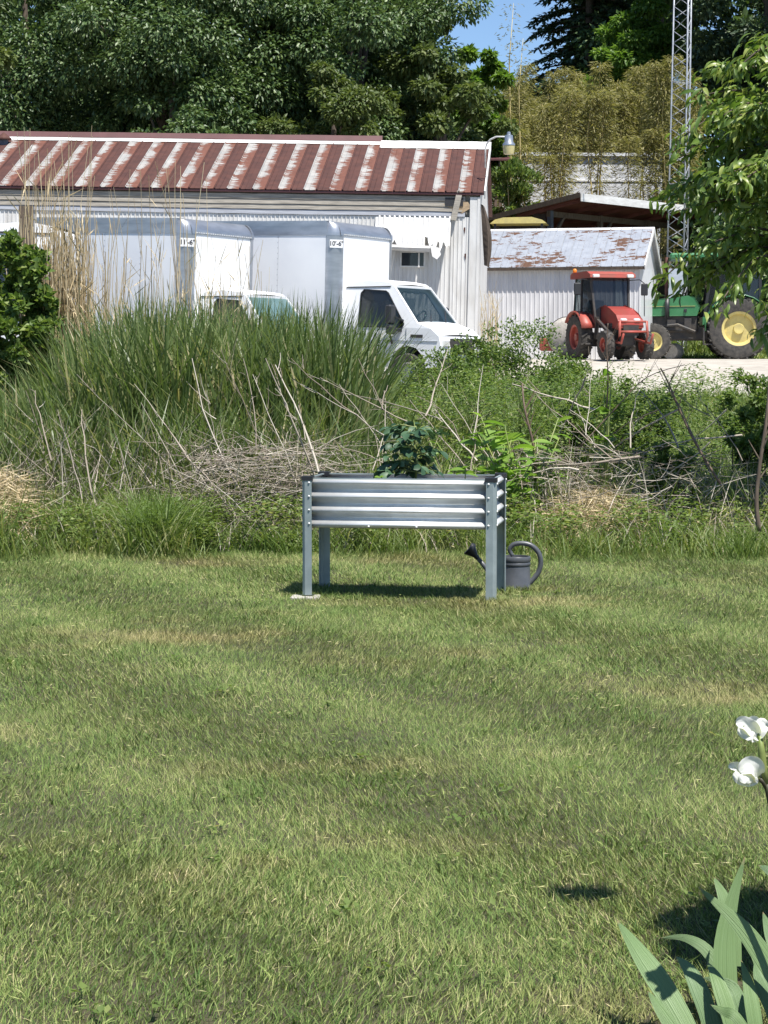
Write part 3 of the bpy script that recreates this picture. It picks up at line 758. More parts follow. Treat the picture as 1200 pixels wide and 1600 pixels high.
ro = MB(); ro.v = [(-LS,-.15,HS-.09),(.12,-.15,HS-.09),(.12,DS,zRS-.012),(-LS,DS,zRS-.012),(-LS,2*DS+.12,HS-.06),(.12,2*DS+.12,HS-.06),
     (-LS,-.15,HS-.14),(.12,-.15,HS-.14),(.12,DS,zRS-.062),(-LS,DS,zRS-.062),(-LS,2*DS+.12,HS-.11),(.12,2*DS+.12,HS-.11)]
ro.f = roof.f; sr = ro.build('roof', M['siding_blue'], shed)
s2 = math.atan2(zRS-HS+.01, DS); SLs = math.hypot(DS+.17, zRS-HS+.06)
rsm = [roof_sheet(.305, SLs, .018).mesh('roof_sheet', M['shed_sheet']) for _ in range(3)]
for k in range(17): put('roof_sheet', rsm[k%3], sr, (.12-.305*(k+1), -.17, HS-.075), (s2,0,0))
MB().bar((-LS,-.17,HS-.12),(.12,-.17,HS-.12),.03,.08).build('gutter', M['dark_wood'], sr)
strip([(DS-.12,zRS-.03),(DS,zRS+.035),(DS+.12,zRS-.03)], -LS, .13, .002).build('ridge_cap', M['shed_wall'], sr)
for y0,z0,y1,z1 in ((-.18,HS-.11,DS,zRS-.03),(DS,zRS-.03,2*DS+.12,HS-.09)): MB().bar((.13,y0,z0),(.13,y1,z1),.03,.14).build('rake_trim', M['ridge_white'], sr)
# dry weed tuft leaning on the shed wall is built with the plants

# ---------------------------------------------------------------- open machine shed behind
CO = at(899, 304, 66.0); gO = gz(CO.x,66); HO = CO.z-gO; dirF = Vector((.62,.785,0)); dirS = Vector((-.80,.60,0))
aO = math.atan2(dirF.y, dirF.x)
osd = thing('machine_shed', 'dark open-fronted machine shed with maroon roof underside and white eave', 'shed', (CO.x+.62*.4-.785*1.3, 66.0+.785*.4+.62*1.3, gO), (0,0,aO))
LO, DO, dr = 9.0, 6.0, .95; OV = 1.5; HO -= .30       # local x along the open front, local +y back
MB().add([(-.4,-OV,HO+.30),(LO,-OV,HO+.30),(LO,DO,HO-dr),(-.4,DO,HO-dr),(-.4,-OV,HO+.25),(LO,-OV,HO+.25),(LO,DO,HO-dr-.05),(-.4,DO,HO-dr-.05)],[(0,1,2,3),(7,6,5,4),(0,4,5,1),(1,5,6,2),(2,6,7,3),(3,7,4,0)]).build('roof', M['soffit'], osd)
MB().box(-.42,LO,-OV-.04,-OV-.005,HO+.08,HO+.33).build('fascia', M['ridge_white'], osd)
MB().bar((-.43,-OV,HO+.28),(-.43,DO,HO-dr-.02),.04,.16).build('verge_board', M['dark_wood'], osd)
for k in range(12):
    y0 = .1+k*.48
    MB().box(-.02,.02,y0,y0+.465,-.3,HO-dr*(y0+.7)/(DO+.5)-.10).build('wall_board', M['blue_sheet'] if k>=6 else M['dark_wood'], osd)
MB().box(-.02,LO,DO-.1,DO-.05,1.9,HO-dr-.06).build('back_wall', M['dark_wood'], osd)
for x_ in (.02,3.0,6.0,8.9): MB().box(x_,x_+.15,-.1,.05,-.2,HO-.12).build('post', M['blue_sheet'] if x_<.1 else M['old_wood'], osd)
for x_ in (3.0,6.0,8.9): MB().box(x_,x_+.15,DO-.3,DO-.15,-.2,HO-dr-.08).build('post', M['old_wood'], osd)
for x_ in (.2,3.1): MB().bar((x_,-.05,HO-1.0),(x_+.7,-.05,HO-.22),.09).build('brace', M['old_wood'], osd)
MB().box(0,LO,-.08,.06,HO-.32,HO-.14).build('header_beam', M['old_wood'], osd)
for k in range(6): MB().bar((k*1.6,-OV+.05,HO+.18),(k*1.6,DO-.1,HO-dr-.12),.06,.12).build('rafter', M['soffit'], osd)
# yellow machine roof between the sheds
p = at(812, 350, 63.0)
ym = thing('loader', 'yellow machine canopy showing just above the small shed roof', 'machine', (p.x, 63.0, gz(p.x,63)), (0,0,R(-8)))
zt_ = p.z-gz(p.x,63)
MB().prism([(-.85,-.02),(-.70,.10),(-.45,.16),(.40,.17),(.72,.08),(.85,-.02)], lambda a,b:(a,-.6,zt_+b), lambda a,b:(a,.6,zt_+b)).build('canopy', M['yellow'], ym)
MB().bbox(-1.2,1.2,-.6,.6,.5,1.4,.08).build('machine_body', M['yellow'], ym)
for sx in (-.7,.7):
    for sy in (-.5,.5): MB().bar((sx,sy,1.35),(sx,sy,zt_),.07).build('canopy_post', M['dark_metal'], ym)
for x_ in (-.8,.8):
    for y_ in (-.65,.65): wheel(ym,(x_,y_,.5),.5,.3,.25,M['yellow'])
# white building on the slope behind the bamboo
p = at(765, 243, 79.0); zt_ = p.z; gT = gz(6,79.0)
tr = thing('trailer_house', 'long white building half hidden behind the bamboo canes', 'building', (p.x-1.5, 79.0, gT), (0,0,R(3)))
hT = zt_-gT
for k in range(9): MB().box(k*.9+.004,(k+1)*.9-.004,0,.05,-.3,hT-.95).build('wall_panel', M['trailer'], tr)
for k in range(9): MB().box(k*.9+.004,(k+1)*.9-.004,0,.05,hT-.88,hT-.02).build('wall_panel', M['trailer'], tr)
MB().box(0,8.1,-.03,.05,hT-.95,hT-.88).build('trim_strip', M['white_paint'], tr)
MB().box(-.1,8.2,-.12,3.2,hT,hT+.12).build('roof', M['trailer'], tr)
MB().box(0,8.1,.06,3.0,-.3,hT-.01).build('building_shell', M['trailer'], tr)
p = at(775, 236, 70.0); 
rr = MB().prism([(-1.2,-.6),(0,.12),(1.2,-.6)], lambda a,b:(a,0,b), lambda a,b:(a,2.5,b)); 
lt = thing('lean_to', 'maroon roof corner showing right behind the barn ridge', 'shed', (p.x-.5, 70.0, gz(p.x,70)))
hh = p.z-gz(p.x,70)
MB().add([(-2,0,hh-.25),(1.0,0,hh-.25),(1.0,3,hh+.2),(-2,3,hh+.2),(-2,0,hh-.31),(1.0,0,hh-.31),(1.0,3,hh+.14),(-2,3,hh+.14)],[(0,1,2,3),(7,6,5,4),(0,4,5,1),(1,5,6,2),(2,6,7,3),(3,7,4,0)]).build('roof', M['ridge_maroon'], lt)
for x_ in (-1.8,.6):
    for y_ in (.1,2.8): MB().box(x_,x_+.1,y_,y_+.1,-.2,hh-.2+(.3 if y_>1 else 0)).build('post', M['old_wood'], lt)

# ---------------------------------------------------------------- lattice tower
pb = at(1060, 420, 62.4); zt_ = at(1067,0,62.4).z + 4
gt = gz(pb.x,62.4); Ht = zt_-gt
tw = thing('lattice_tower', 'tall slender triangular steel lattice mast standing by the tractors', 'mast', (pb.x, 62.4, gt), (0,R(.55),R(12)))
def leg_xy(k, z):
    w_ = .39-.11*z/Ht; a = 2*math.pi*k/3+math.pi/6; return (w_*math.cos(a), w_*math.sin(a), z)
for k in range(3):
    MB().tube([leg_xy(k,0),leg_xy(k,Ht*.5),leg_xy(k,Ht)],.026,8).build('mast_leg', M['tower'], tw, True)
nb = int(Ht/.36)
for k in range(3):
    for i in range(nb):
        z0, z1 = i*.36, (i+1)*.36; a, b = (k,(k+1)%3) if i%2 else ((k+1)%3,k)
        MB().tube([leg_xy(a,z0),leg_xy(b,z1)],.011,5,False).build('lattice_brace', M['tower'], tw)
for k in range(3):
    for z0 in np.arange(2.2, Ht, 3.0): MB().tube([leg_xy(k,z0),leg_xy((k+1)%3,z0)],.013,5,False).build('cross_bar', M['tower'], tw)

# ---------------------------------------------------------------- red compact tractor
def tractor_red():
    th = R(73); p = at(940, 540, 54.6); t = thing('red_tractor', 'red compact tractor with glazed cab parked in front of the small shed', 'tractor', (p.x, 54.6, gz(p.x,54.6)+.02), (0,0,-th), scale=(.96,.96,.98))
    for sg in (-1,1): wheel(t,(0,sg*.66,.60),.60,.36,.34,M['red_faded'],lugs=18)
    for sg in (-1,1): wheel(t,(1.62,sg*.56,.38),.38,.24,.20,M['red_faded'],lugs=14)
    # fenders
    for sg in (-1,1):
        mb = MB(); n = 9
        for k in range(n+1):
            a = R(20)+R(125)*k/n; r_ = .68
            for y in (sg*.46, sg*.86): mb.v.append((r_*math.cos(a), y, .60+r_*math.sin(a)*.98))
        mb.f = [(2*k,2*k+1,2*k+3,2*k+2) for k in range(n)]
        o = mb.build('fender', M['red_faded'], t, True); md = o.modifiers.new('s','SOLIDIFY'); md.thickness=.03
    # chassis, engine side, hood
    MB().bbox(-.3,1.75,-.22,.22,.35,.72,.04).build('chassis', M['dark_metal'], t)
    MB().bbox(.75,1.75,-.27,.27,.66,.98,.04).build('engine', M['dark_metal'], t)
    hood = MB(); prof = [(.60,1.02),(.62,1.38),(.9,1.40),(1.35,1.33),(1.78,1.16),(1.93,1.02),(1.96,.86),(1.9,.80),(1.2,.88)]
    hood.prism(prof, lambda a,b:(a,-.34+.05*max(0,(b-1.0)/.4)+.03*max(0,a-1.4),b), lambda a,b:(a,.34-.05*max(0,(b-1.0)/.4)-.03*max(0,a-1.4),b))
    hd = hood.build('hood', M['red'], t); bv = hd.modifiers.new('b','BEVEL'); bv.width=.05; bv.segments=3
    MB().box(1.955,1.985,-.22,.22,.62,.90).build('grille', M['dark_metal'], t)
    for sg in (-1,1): MB().bbox(1.80,1.965,sg*.19-.10,sg*.19+.10,.95,1.07,.03).build('headlight', M['lens'], t)
    MB().bbox(1.0,1.5,-.36,.36,.72,.95,.02).build('side_grille', M['dark_metal'], t)
    # front loader guard
    gd = MB()
    for sg in (-1,1):
        gd.tube([(1.2,sg*.42,.55),(2.0,sg*.42,.45),(2.15,sg*.40,.62),(2.12,sg*.38,1.0)],.035,7)
        gd.tube([(2.0,sg*.42,.45),(2.3,sg*.42,.42),(2.45,sg*.42,.66)],.03,7)
    gd.tube([(2.13,-.39,.72),(2.13,.39,.72)],.03,7); gd.tube([(2.12,-.38,.98),(2.12,.38,.98)],.03,7)
    gd.build('front_guard', M['red_faded'], t, True)
    for sg in (-1,1): MB().bar((.72,sg*.47,.55),(.80,sg*.47,1.12),.09).bar((.80,sg*.47,1.05),(1.55,sg*.47,.72),.07).build('loader_mount', M['dark_metal'], t)
    # cab frame
    zc, zt = 1.05, 2.16
    posts = {}
    for sg in (-1,1):
        for nm,a,b in (('front',(.72,sg*.48,.95),(.52,sg*.55,zt)),('middle',(.12,sg*.66,.85),(.02,sg*.60,zt)),('rear',(-.52,sg*.60,1.15),(-.46,sg*.56,zt))):
            MB().bar(a,b,.055).build('cab_post', M['dark_metal'], t); posts[nm,sg]=(Vector(a),Vector(b))
    def pane(A,B,C,D,nm='pane',m='glass_clear'):
        MB().add([A,B,C,D],[(0,1,2,3)]).build(nm, M[m], t)
    for sg in (-1,1):
        f,m_,r_ = posts['front',sg],posts['middle',sg],posts['rear',sg]
        pane(f[0],m_[0],m_[1],f[1],'side_pane','glass_dark'); pane(m_[0]+Vector((0,0,.3)),r_[0],r_[1],m_[1],'side_pane','glass_teal')
    a,b = posts['front',-1],posts['front',1]; pane(a[0],b[0],b[1],a[1],'windscreen','glass_dark')
    a,b = posts['rear',-1],posts['rear',1]; pane(a[0],b[0],b[1],a[1],'rear_pane','glass_dark')
    rf = MB(); rf.prism([(-.66,zt),(-.66,zt+.10),(-.55,zt+.16),(.50,zt+.17),(.74,zt+.09),(.76,zt+.0)], lambda a,b:(a,-.66,b), lambda a,b:(a,.66,b))
    rfo = rf.build('roof', M['red_faded'], t); bv = rfo.modifiers.new('b','BEVEL'); bv.width=.04; bv.segments=2
    for sg in (-1,1): MB().bbox(.70,.80,sg*.5-.10,sg*.5+.10,zt+.0,zt+.09,.02).build('work_light', M['lens'], rfo)
    MB().lathe([(0,.15),(.04,.14),(.055,.10),(.055,0),(.0,0)],12,c=(-.5,-.6,zt+.13)).build('beacon', M['orange'], rfo, True)
    for sg in (-1,1):
        mo = MB().bbox(.60,.65,sg*.98-.10,sg*.98+.10,1.70,2.02,.02).build('mirror', M['black'], t)
        MB().tube([(.55,sg*.56,2.1),(.60,sg*.85,2.12),(.62,sg*.98,2.02)],.014,6).build('mirror_arm', M['black'], mo)
        MB().bar((.62,sg*.98,1.70),(.7,sg*.95,1.15),.02).build('mirror_arm', M['black'], mo)
    MB().bbox(-.45,.0,-.26,.26,.85,1.05,.05).build('seat', M['black'], t); MB().bbox(-.5,-.36,-.24,.24,1.0,1.6,.05).build('seat_back', M['black'], t)
    MB().tube([(.34+.06*math.sin(2*math.pi*k/12),.17*math.cos(2*math.pi*k/12),1.28+.15*math.sin(2*math.pi*k/12)) for k in range(13)],.015,6).build('steering_wheel', M['black'], t)
    MB().bar((.5,0,.9),(.34,0,1.27),.05).build('steering_column', M['black'], t)
    MB().box(-.4,.75,-.5,.5,.66,.72).build('cab_floor', M['dark_metal'], t)
    MB().bbox(.2,.62,-.74,-.5,.38,.44,.01).build('step', M['dark_metal'], t)
    return t
tractor_red()
# round grey drum implement behind the red tractor
p = at(886, 520, 56.0)
dm = thing('sprayer_drum', 'pale grey round drum standing left of the red tractor wheel', 'drum', (p.x, 56.0, gz(p.x,56)), (0,0,R(-24)))
MB().lathe([(0,-.26),(.36,-.26),(.50,-.17),(.54,0),(.50,.17),(.36,.26),(0,.26)],28,'y',(0,0,.62)).build('drum', M['concrete'], dm, True, 50)
MB().lathe([(.545,-.03),(.56,0),(.545,.03)],28,'y',(0,0,.62)).build('drum_band', M['dark_metal'], dm)
MB().bar((-.35,0,0),(.35,0,0),.5,.2).build('stand', M['dark_metal'], dm)
MB().bbox(-.75,-.35,-.15,.15,.25,.6,.04).build('pump_box', M['red_faded'], dm)

# ---------------------------------------------------------------- green tractor
def tractor_green():
    p = at(1150, 520, 60.0); t = thing('green_tractor', 'large green tractor with yellow wheels half hidden by the peach tree', 'tractor', (p.x, 60.0, gz(p.x,60)+.0), (0,0,math.pi-R(5)))
    for sg in (-1,1): wheel(t,(0,sg*.85,.88),.88,.46,.50,M['yellow'],lugs=22)
    for sg in (-1,1): wheel(t,(2.42,sg*.80,.52),.52,.30,.28,M['yellow'],lugs=14)
    MB().bbox(-.4,2.7,-.24,.24,.55,.98,.04).build('chassis', M['dark_metal'], t)
    en = MB(); en.bbox(1.1,2.6,-.30,.30,.78,1.28,.04); en.box(1.3,1.5,-.36,.36,.9,1.2); en.box(1.75,2.0,-.37,.37,.85,1.15); en.tube([(1.2,.36,.8),(1.7,.40,1.0),(2.2,.36,.95)],.05,7); en.build('engine', M['dark_metal'], t)
    hp = [(1.16,1.28),(1.05,1.52),(1.22,1.80),(1.4,1.82),(2.6,1.70),(2.95,1.62),(3.02,1.5),(3.02,.98),(2.75,.92),(2.62,1.25)]
    hood = MB().prism(hp, lambda a,b:(a,-.38,b), lambda a,b:(a,.38,b)).build('hood', M['green'], t); bv = hood.modifiers.new('b','BEVEL'); bv.width=.05; bv.segments=3
    for sg in (-1,1):
        MB().bar((1.20,sg*.384,1.54),(3.0,sg*.384,1.52),.035,.008).build('hood_stripe', M['yellow'], hood)
        gl = MB()
        for k in range(7): gl.bar((2.66+k*.05,sg*.384,1.02),(2.66+k*.05,sg*.384,1.42),.022,.012)
        gl.build('side_louvre', M['ridge_white'], hood)
        MB().bbox(1.44,1.52,sg*.37,sg*.42,1.36,1.46,.01).build('hood_latch', M['black'], hood)
    MB().box(3.02,3.04,-.3,.3,1.0,1.5).build('grille', M['dark_metal'], t)
    MB().tube([(2.0,-.0,1.6),(2.0,-.0,2.0),(2.0,0,2.95)],[.05,.055,.05],10).build('exhaust_stack', M['rust'], t, True)
    MB().tube([(2.0,.46,1.2),(2.0,.46,1.75)],.07,10).build('muffler', M['black'], t, True)
    MB().bar((2.0,.44,1.4),(2.0,.2,1.75),.08).build('muffler_bracket', M['black'], t)
    # fenders
    for sg in (-1,1):
        mb = MB(); n = 10
        for k in range(n+1):
            a = R(-5)+R(150)*k/n; r_ = .96
            for y in (sg*.55, sg*.98): mb.v.append((r_*math.cos(a), y, .90+r_*math.sin(a)))
        mb.f = [(2*k,2*k+1,2*k+3,2*k+2) for k in range(n)]
        o = mb.build('fender', M['green'], t, True); md = o.modifiers.new('s','SOLIDIFY'); md.thickness=.03
    # cab
    zt = 2.86
    for sg in (-1,1):
        for a,b in (((.95,sg*.55,1.2),(.72,sg*.65,zt)),((.0,sg*.72,1.5),(.0,sg*.68,zt)),((-.62,sg*.70,1.5),(-.6,sg*.66,zt))): MB().bar(a,b,.08).build('cab_post', M['black'], t)
        MB().add([(.95,sg*.55,1.2),(.72,sg*.65,zt),(.0,sg*.68,zt),(.0,sg*.72,1.5)],[(0,1,2,3)]).build('side_pane', M['glass_dark'], t)
        MB().add([(0,sg*.72,1.5),(.0,sg*.68,zt),(-.6,sg*.66,zt),(-.62,sg*.7,1.5)],[(0,1,2,3)]).build('side_pane', M['glass_dark'], t)
    MB().add([(.97,-.55,1.5),(.97,.55,1.5),(.74,.62,zt),(.74,-.62,zt)],[(0,1,2,3)]).build('windscreen', M['glass_dark'], t)
    MB().add([(-.62,-.7,1.5),(-.62,.7,1.5),(-.6,.66,zt),(-.6,-.66,zt)],[(0,1,2,3)]).build('rear_pane', M['glass_dark'], t)
    rfo = MB().bbox(-.75,1.95,-.74,.74,zt,zt+.18,.05).build('roof', M['green'], t)
    MB().box(.55,1.0,-.70,.70,1.0,1.22).build('cab_floor', M['green'], t)
    MB().bbox(-.35,.1,-.28,.28,1.3,1.5,.05).build('seat', M['seat'], t); MB().bbox(-.4,-.26,-.26,.26,1.5,2.1,.05).build('seat_back', M['seat'], t)
    st = MB(); st.box(.55,1.0,.72,1.0,.42,.46); st.box(.55,.59,.74,.98,.42,.9); st.box(.96,1.0,.74,.98,.42,.9); st.build('step', M['dark_metal'], t)
    return t
tractor_green()
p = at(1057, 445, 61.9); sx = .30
pn = MB(); pn.prism([(-.32,-.54),(.10,-.54),(.33,.48),(-.28,.48)], lambda a,b:(a,0,b), lambda a,b:(a,.02,b))  # bright sky reflection of the tractor windscreen, painted as a flat pale pane
o = pn.build('sky_reflection_pane', M['painted_sky_glass'], loc=(p.x, 61.9, p.z), rot=(R(-4),0,R(4))); tag(o, 'pale grey-blue windscreen pane with sky reflection painted in, by the mast foot', 'panel')
lg = MB(); lg.lathe([(0,-.45),(.22,-.45),(.24,-.3),(.24,.3),(.22,.45),(0,.45)],18,'x'); p = at(1052, 541, 60.6)
o = lg.build('concrete_block', M['concrete'], None, True, 40, (p.x,60.6,gz(p.x,60.6)+.24), (0,0,R(70))); tag(o, 'short pale log end lying under the green tractor', 'log'); o.name='log'

# ---------------------------------------------------------------- raised planter bed
PW, PD, PH, PB = 1.215, .60, .765, .305
aP = R(9.5)
pl_ = at(472, 941, 12.86); 
planter = thing('raised_planter', 'corrugated galvanised raised planter bed on four tall legs on the lawn', 'planter', (pl_.x, 12.86, gz(pl_.x,12.86)-.005), (0,0,-aP))
def corr(L, H, n=3.5, amp=.019, segs=56):
    """corrugated panel: x 0..L, z 0..H, bulges towards -y"""
    mb = MB()
    for k in range(segs+1):
        z = H*k/segs; y = -amp*math.sin(2*math.pi*(1-z/H)*n)
        mb.v += [(0,y,z),(L,y,z)]
    mb.f = [(2*k,2*k+1,2*k+3,2*k+2) for k in range(segs)]
    return mb
z0 = PH-PB-.012
for nm,loc,rz,L in (('front',(.045,.028,z0),0,PW-.09),('back',(PW-.045,PD-.028,z0),math.pi,PW-.09),('r',(PW-.028,.045,z0),math.pi/2,PD-.09),('l',(.028,PD-.045,z0),-math.pi/2,PD-.09)):
    o = corr(L,PB).build('side_panel', M['galv'], planter, True, loc=loc, rot=(0,0,rz)); md=o.modifiers.new('s','SOLIDIFY'); md.thickness=.0015
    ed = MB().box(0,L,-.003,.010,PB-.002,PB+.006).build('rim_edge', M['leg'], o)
bolt = MB().lathe([(0,.006),(.004,.0055),(.0065,.003),(.007,0)],10,'y').mesh('bolt', M['ridge_white'], True)
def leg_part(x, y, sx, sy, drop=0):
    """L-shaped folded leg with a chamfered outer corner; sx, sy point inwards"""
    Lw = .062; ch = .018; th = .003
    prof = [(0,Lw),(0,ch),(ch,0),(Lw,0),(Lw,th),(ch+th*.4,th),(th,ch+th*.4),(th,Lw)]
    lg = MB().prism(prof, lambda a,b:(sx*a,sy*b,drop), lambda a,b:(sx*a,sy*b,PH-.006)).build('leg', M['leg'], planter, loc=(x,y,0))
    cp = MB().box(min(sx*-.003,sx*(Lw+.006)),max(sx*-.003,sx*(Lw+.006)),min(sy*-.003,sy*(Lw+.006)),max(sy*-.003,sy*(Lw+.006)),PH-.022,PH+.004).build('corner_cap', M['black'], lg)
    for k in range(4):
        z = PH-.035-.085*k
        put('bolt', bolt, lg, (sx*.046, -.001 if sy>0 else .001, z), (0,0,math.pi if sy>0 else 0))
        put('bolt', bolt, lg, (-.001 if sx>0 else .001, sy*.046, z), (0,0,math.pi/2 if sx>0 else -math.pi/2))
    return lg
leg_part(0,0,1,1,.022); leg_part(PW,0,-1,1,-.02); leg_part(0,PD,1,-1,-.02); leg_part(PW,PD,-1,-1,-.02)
MB().box(-.002,.066,-.002,.066,.006,.026).build('foot_pad', M['black'], planter)
for x_ in (.42,.72): put('bolt', bolt, planter, (x_, .012, z0+.012), (0,0,math.pi))
MB().box(.03,PW-.03,.035,PD-.035,z0+.004,z0+.016).build('floor_panel', M['galv'], planter)
sl = MB(); nx, ny = 24, 12
for j in range(ny+1):
    for i in range(nx+1): sl.v.append((.034+(PW-.068)*i/nx,.045+(PD-.09)*j/ny, PH-.045+random.uniform(-.008,.008)))
sl.f = [(j*(nx+1)+i,j*(nx+1)+i+1,(j+1)*(nx+1)+i+1,(j+1)*(nx+1)+i) for j in range(ny) for i in range(nx)]
tag(sl.build('soil', M['soil'], planter), kind='stuff')
pv = MB().bbox(-.07,.11,-.07,.09,-.03,.030,.006).build('paver', M['concrete'], loc=(pl_.x,12.86,gz(pl_.x,12.86)-.015), rot=(0,0,R(-3)))
tag(pv, 'flat pale stone paver under the left front planter leg', 'paver')

RP = Matrix.Rotation(-aP,3,'Z')
def inplanter(x, y, z=PH-.05): return Vector(planter.location) + RP @ Vector((x,y,z))

def leaf_mesh(name, mat, L=.1, W=.03, droop=.5, fold=.25, nseg=4, rv=.5, lobed=0):
    """one curved leaf along +x, folded along the midrib"""
    V=[];F=[]
    for k in range(nseg+1):
        t=k/nseg; a=-droop*t; x=L*(math.sin(droop*t)/droop if droop else t); z=-L*((1-math.cos(droop*t))/droop if droop else 0)
        w=W*.5*math.sin(math.pi*min(1,(t*.9+.06)))**.8*(1+lobed*math.cos(t*9))
        if k==nseg: w=.001
        V+=[(x,-w,z+fold*w),(x,0,z),(x,w,z+fold*w)]
    for k in range(nseg):
        a=3*k; F+=[(a,a+3,a+4,a+1),(a+1,a+4,a+5,a+2)]
    return npmesh(name, np.array(V), [np.array(F)], mat, np.full(len(V),rv), True)

def orient(D, roll=0.):
    D=Vector(D).normalized(); q=D.to_track_quat('X','Z'); return (q.to_matrix() @ Matrix.Rotation(roll,3,'X')).to_euler()

# tomato plant: compound drooping leaves
def tomato():
    r=rng(11); b=inplanter(.665,.33)
    t=thing('tomato_plant','bushy dark green tomato plant growing in the middle of the planter','plant',b)
    st=MB(); st.tube([(0,0,0),(.01,0,.12),(-.005,.01,.25),(.0,0,.36)],[.008,.007,.006,.003],6); 
    lm=[leaf_mesh('leaflet',M['tomato'],.066,.040,.7,.3,4,rv,.2) for rv in (.2,.55,.9)]
    for k in range(46):
        h=r.uniform(.05,.36); az=r.uniform(0,6.28) ; Lr=r.uniform(.10,.19)*(1.1-.9*max(0,h-.2))
        up=r.uniform(.15,.7); mid=np.array([math.cos(az)*Lr*.6,math.sin(az)*Lr*.6,h+up*Lr*.5]); end=np.array([math.cos(az)*Lr,math.sin(az)*Lr,h+up*Lr*.5-.02])
        st.tube([(0,0,h),mid,end],[.0035,.003,.0015],5,False)
        for q in range(5):
            tt=(.45,.6,.75,.9,1.0)[q]; pp=(np.array([0,0,h])*(1-tt)+end*tt)*.5+mid*.5 if tt<.7 else mid*(1-tt)*2+end*(1-(1-tt)*2)
            sd=(-1,1,-1,1,0)[q]; a2=az+sd*r.uniform(.7,1.2)
            put('leaflet', lm[r.integers(3)], t, tuple(pp), orient((math.cos(a2),math.sin(a2),r.uniform(-.5,.25)), r.normal(0,.5)), (1,1,1) if q<4 else (1.25,1.25,1.25))
    st.build('stem', M['stem_green'], t, True)
tomato()
def seedling(x,y,n,L,label,seed,h=.07):
    r=rng(seed); t=thing('seedling',label,'plant',inplanter(x,y))
    st=MB().tube([(0,0,0),(.004,0,h)],[.004,.003],5)
    lm=leaf_mesh('leaf',M['pokeweed'],L,L*.6,.5,.2,4,.6)
    for k in range(n):
        az=6.28*k/n+r.uniform(-.3,.3); hh=h*(.6+.4*k/n)
        put('leaf',lm,t,(0,0,hh),orient((math.cos(az),math.sin(az),r.uniform(-.1,.5)),r.normal(0,.3)),(r.uniform(.8,1.2),)*3)
    st.build('stem',M['stem_green'],t)
seedling(1.0,.18,6,.085,'small bright green seedling at the right end of the planter',3,.11)
seedling(.48,.12,5,.05,'tiny seedling just left of the tomato plant in the planter',4,.05)

# ---------------------------------------------------------------- watering can
pc = at(808, 921, 13.30)
can = thing('watering_can','dark grey plastic watering can with round handle behind the planter leg','watering can',(pc.x+.0,13.45,gz(pc.x,13.45)),(0,0,R(-4)))
MB().lathe([(0,0),(.098,0),(.103,.006),(.103,.012),(.098,.02),(.094,.15),(.092,.158),(.096,.162),(.097,.178),(.093,.184),(.097,.190),(.097,.216),(.093,.222),(.086,.222),(.084,.19),(.0,.19)],36).build('can_body', M['can'], can, True, 50)
hp=[(-.02,.0,.222),(-.04,0,.262),(-.015,0,.297),(.04,0,.306),(.10,0,.292),(.148,0,.245),(.163,0,.18),(.148,0,.118),(.118,0,.075),(.092,0,.045)]
hr=[.012,.014,.016,.016,.0165,.0165,.0165,.0165,.017,.018]
def smooth(pts,n=4):
    out=[]; P=[Vector(p) for p in pts]
    for i in range(len(P)-1):
        a,b,c,d=P[max(i-1,0)],P[i],P[i+1],P[min(i+2,len(P)-1)]
        for k in range(n):
            t=k/n; out.append(.5*((2*b)+(c-a)*t+(2*a-5*b+4*c-d)*t*t+(3*b-a-3*c+d)*t**3))
    out.append(P[-1]); return out
sp_=smooth(hp); MB().tube(sp_,list(np.interp(np.linspace(0,1,len(sp_)),np.linspace(0,1,len(hr)),hr)),10).build('handle', M['can'], can, True)
MB().tube([(-.085,0,.03),(-.14,0,.075),(-.20,0,.15),(-.255,0,.215)],[.030,.022,.016,.013],12).build('spout', M['can'], can, True)
MB().tube([(-.085,0,.10),(-.16,0,.115)],[.012,.010],8).build('spout_brace', M['can'], can, True)
d=Vector((-.62,0,.78)).normalized(); rs_=[]
MB().tube([Vector((-.247,0,.205)),Vector((-.262,0,.222)),Vector((-.298,0,.262)),Vector((-.305,0,.270)),Vector((-.306,0,.2705))],[.015,.017,.046,.048,.040],18).build('rose', M['black'], can, True, 50)

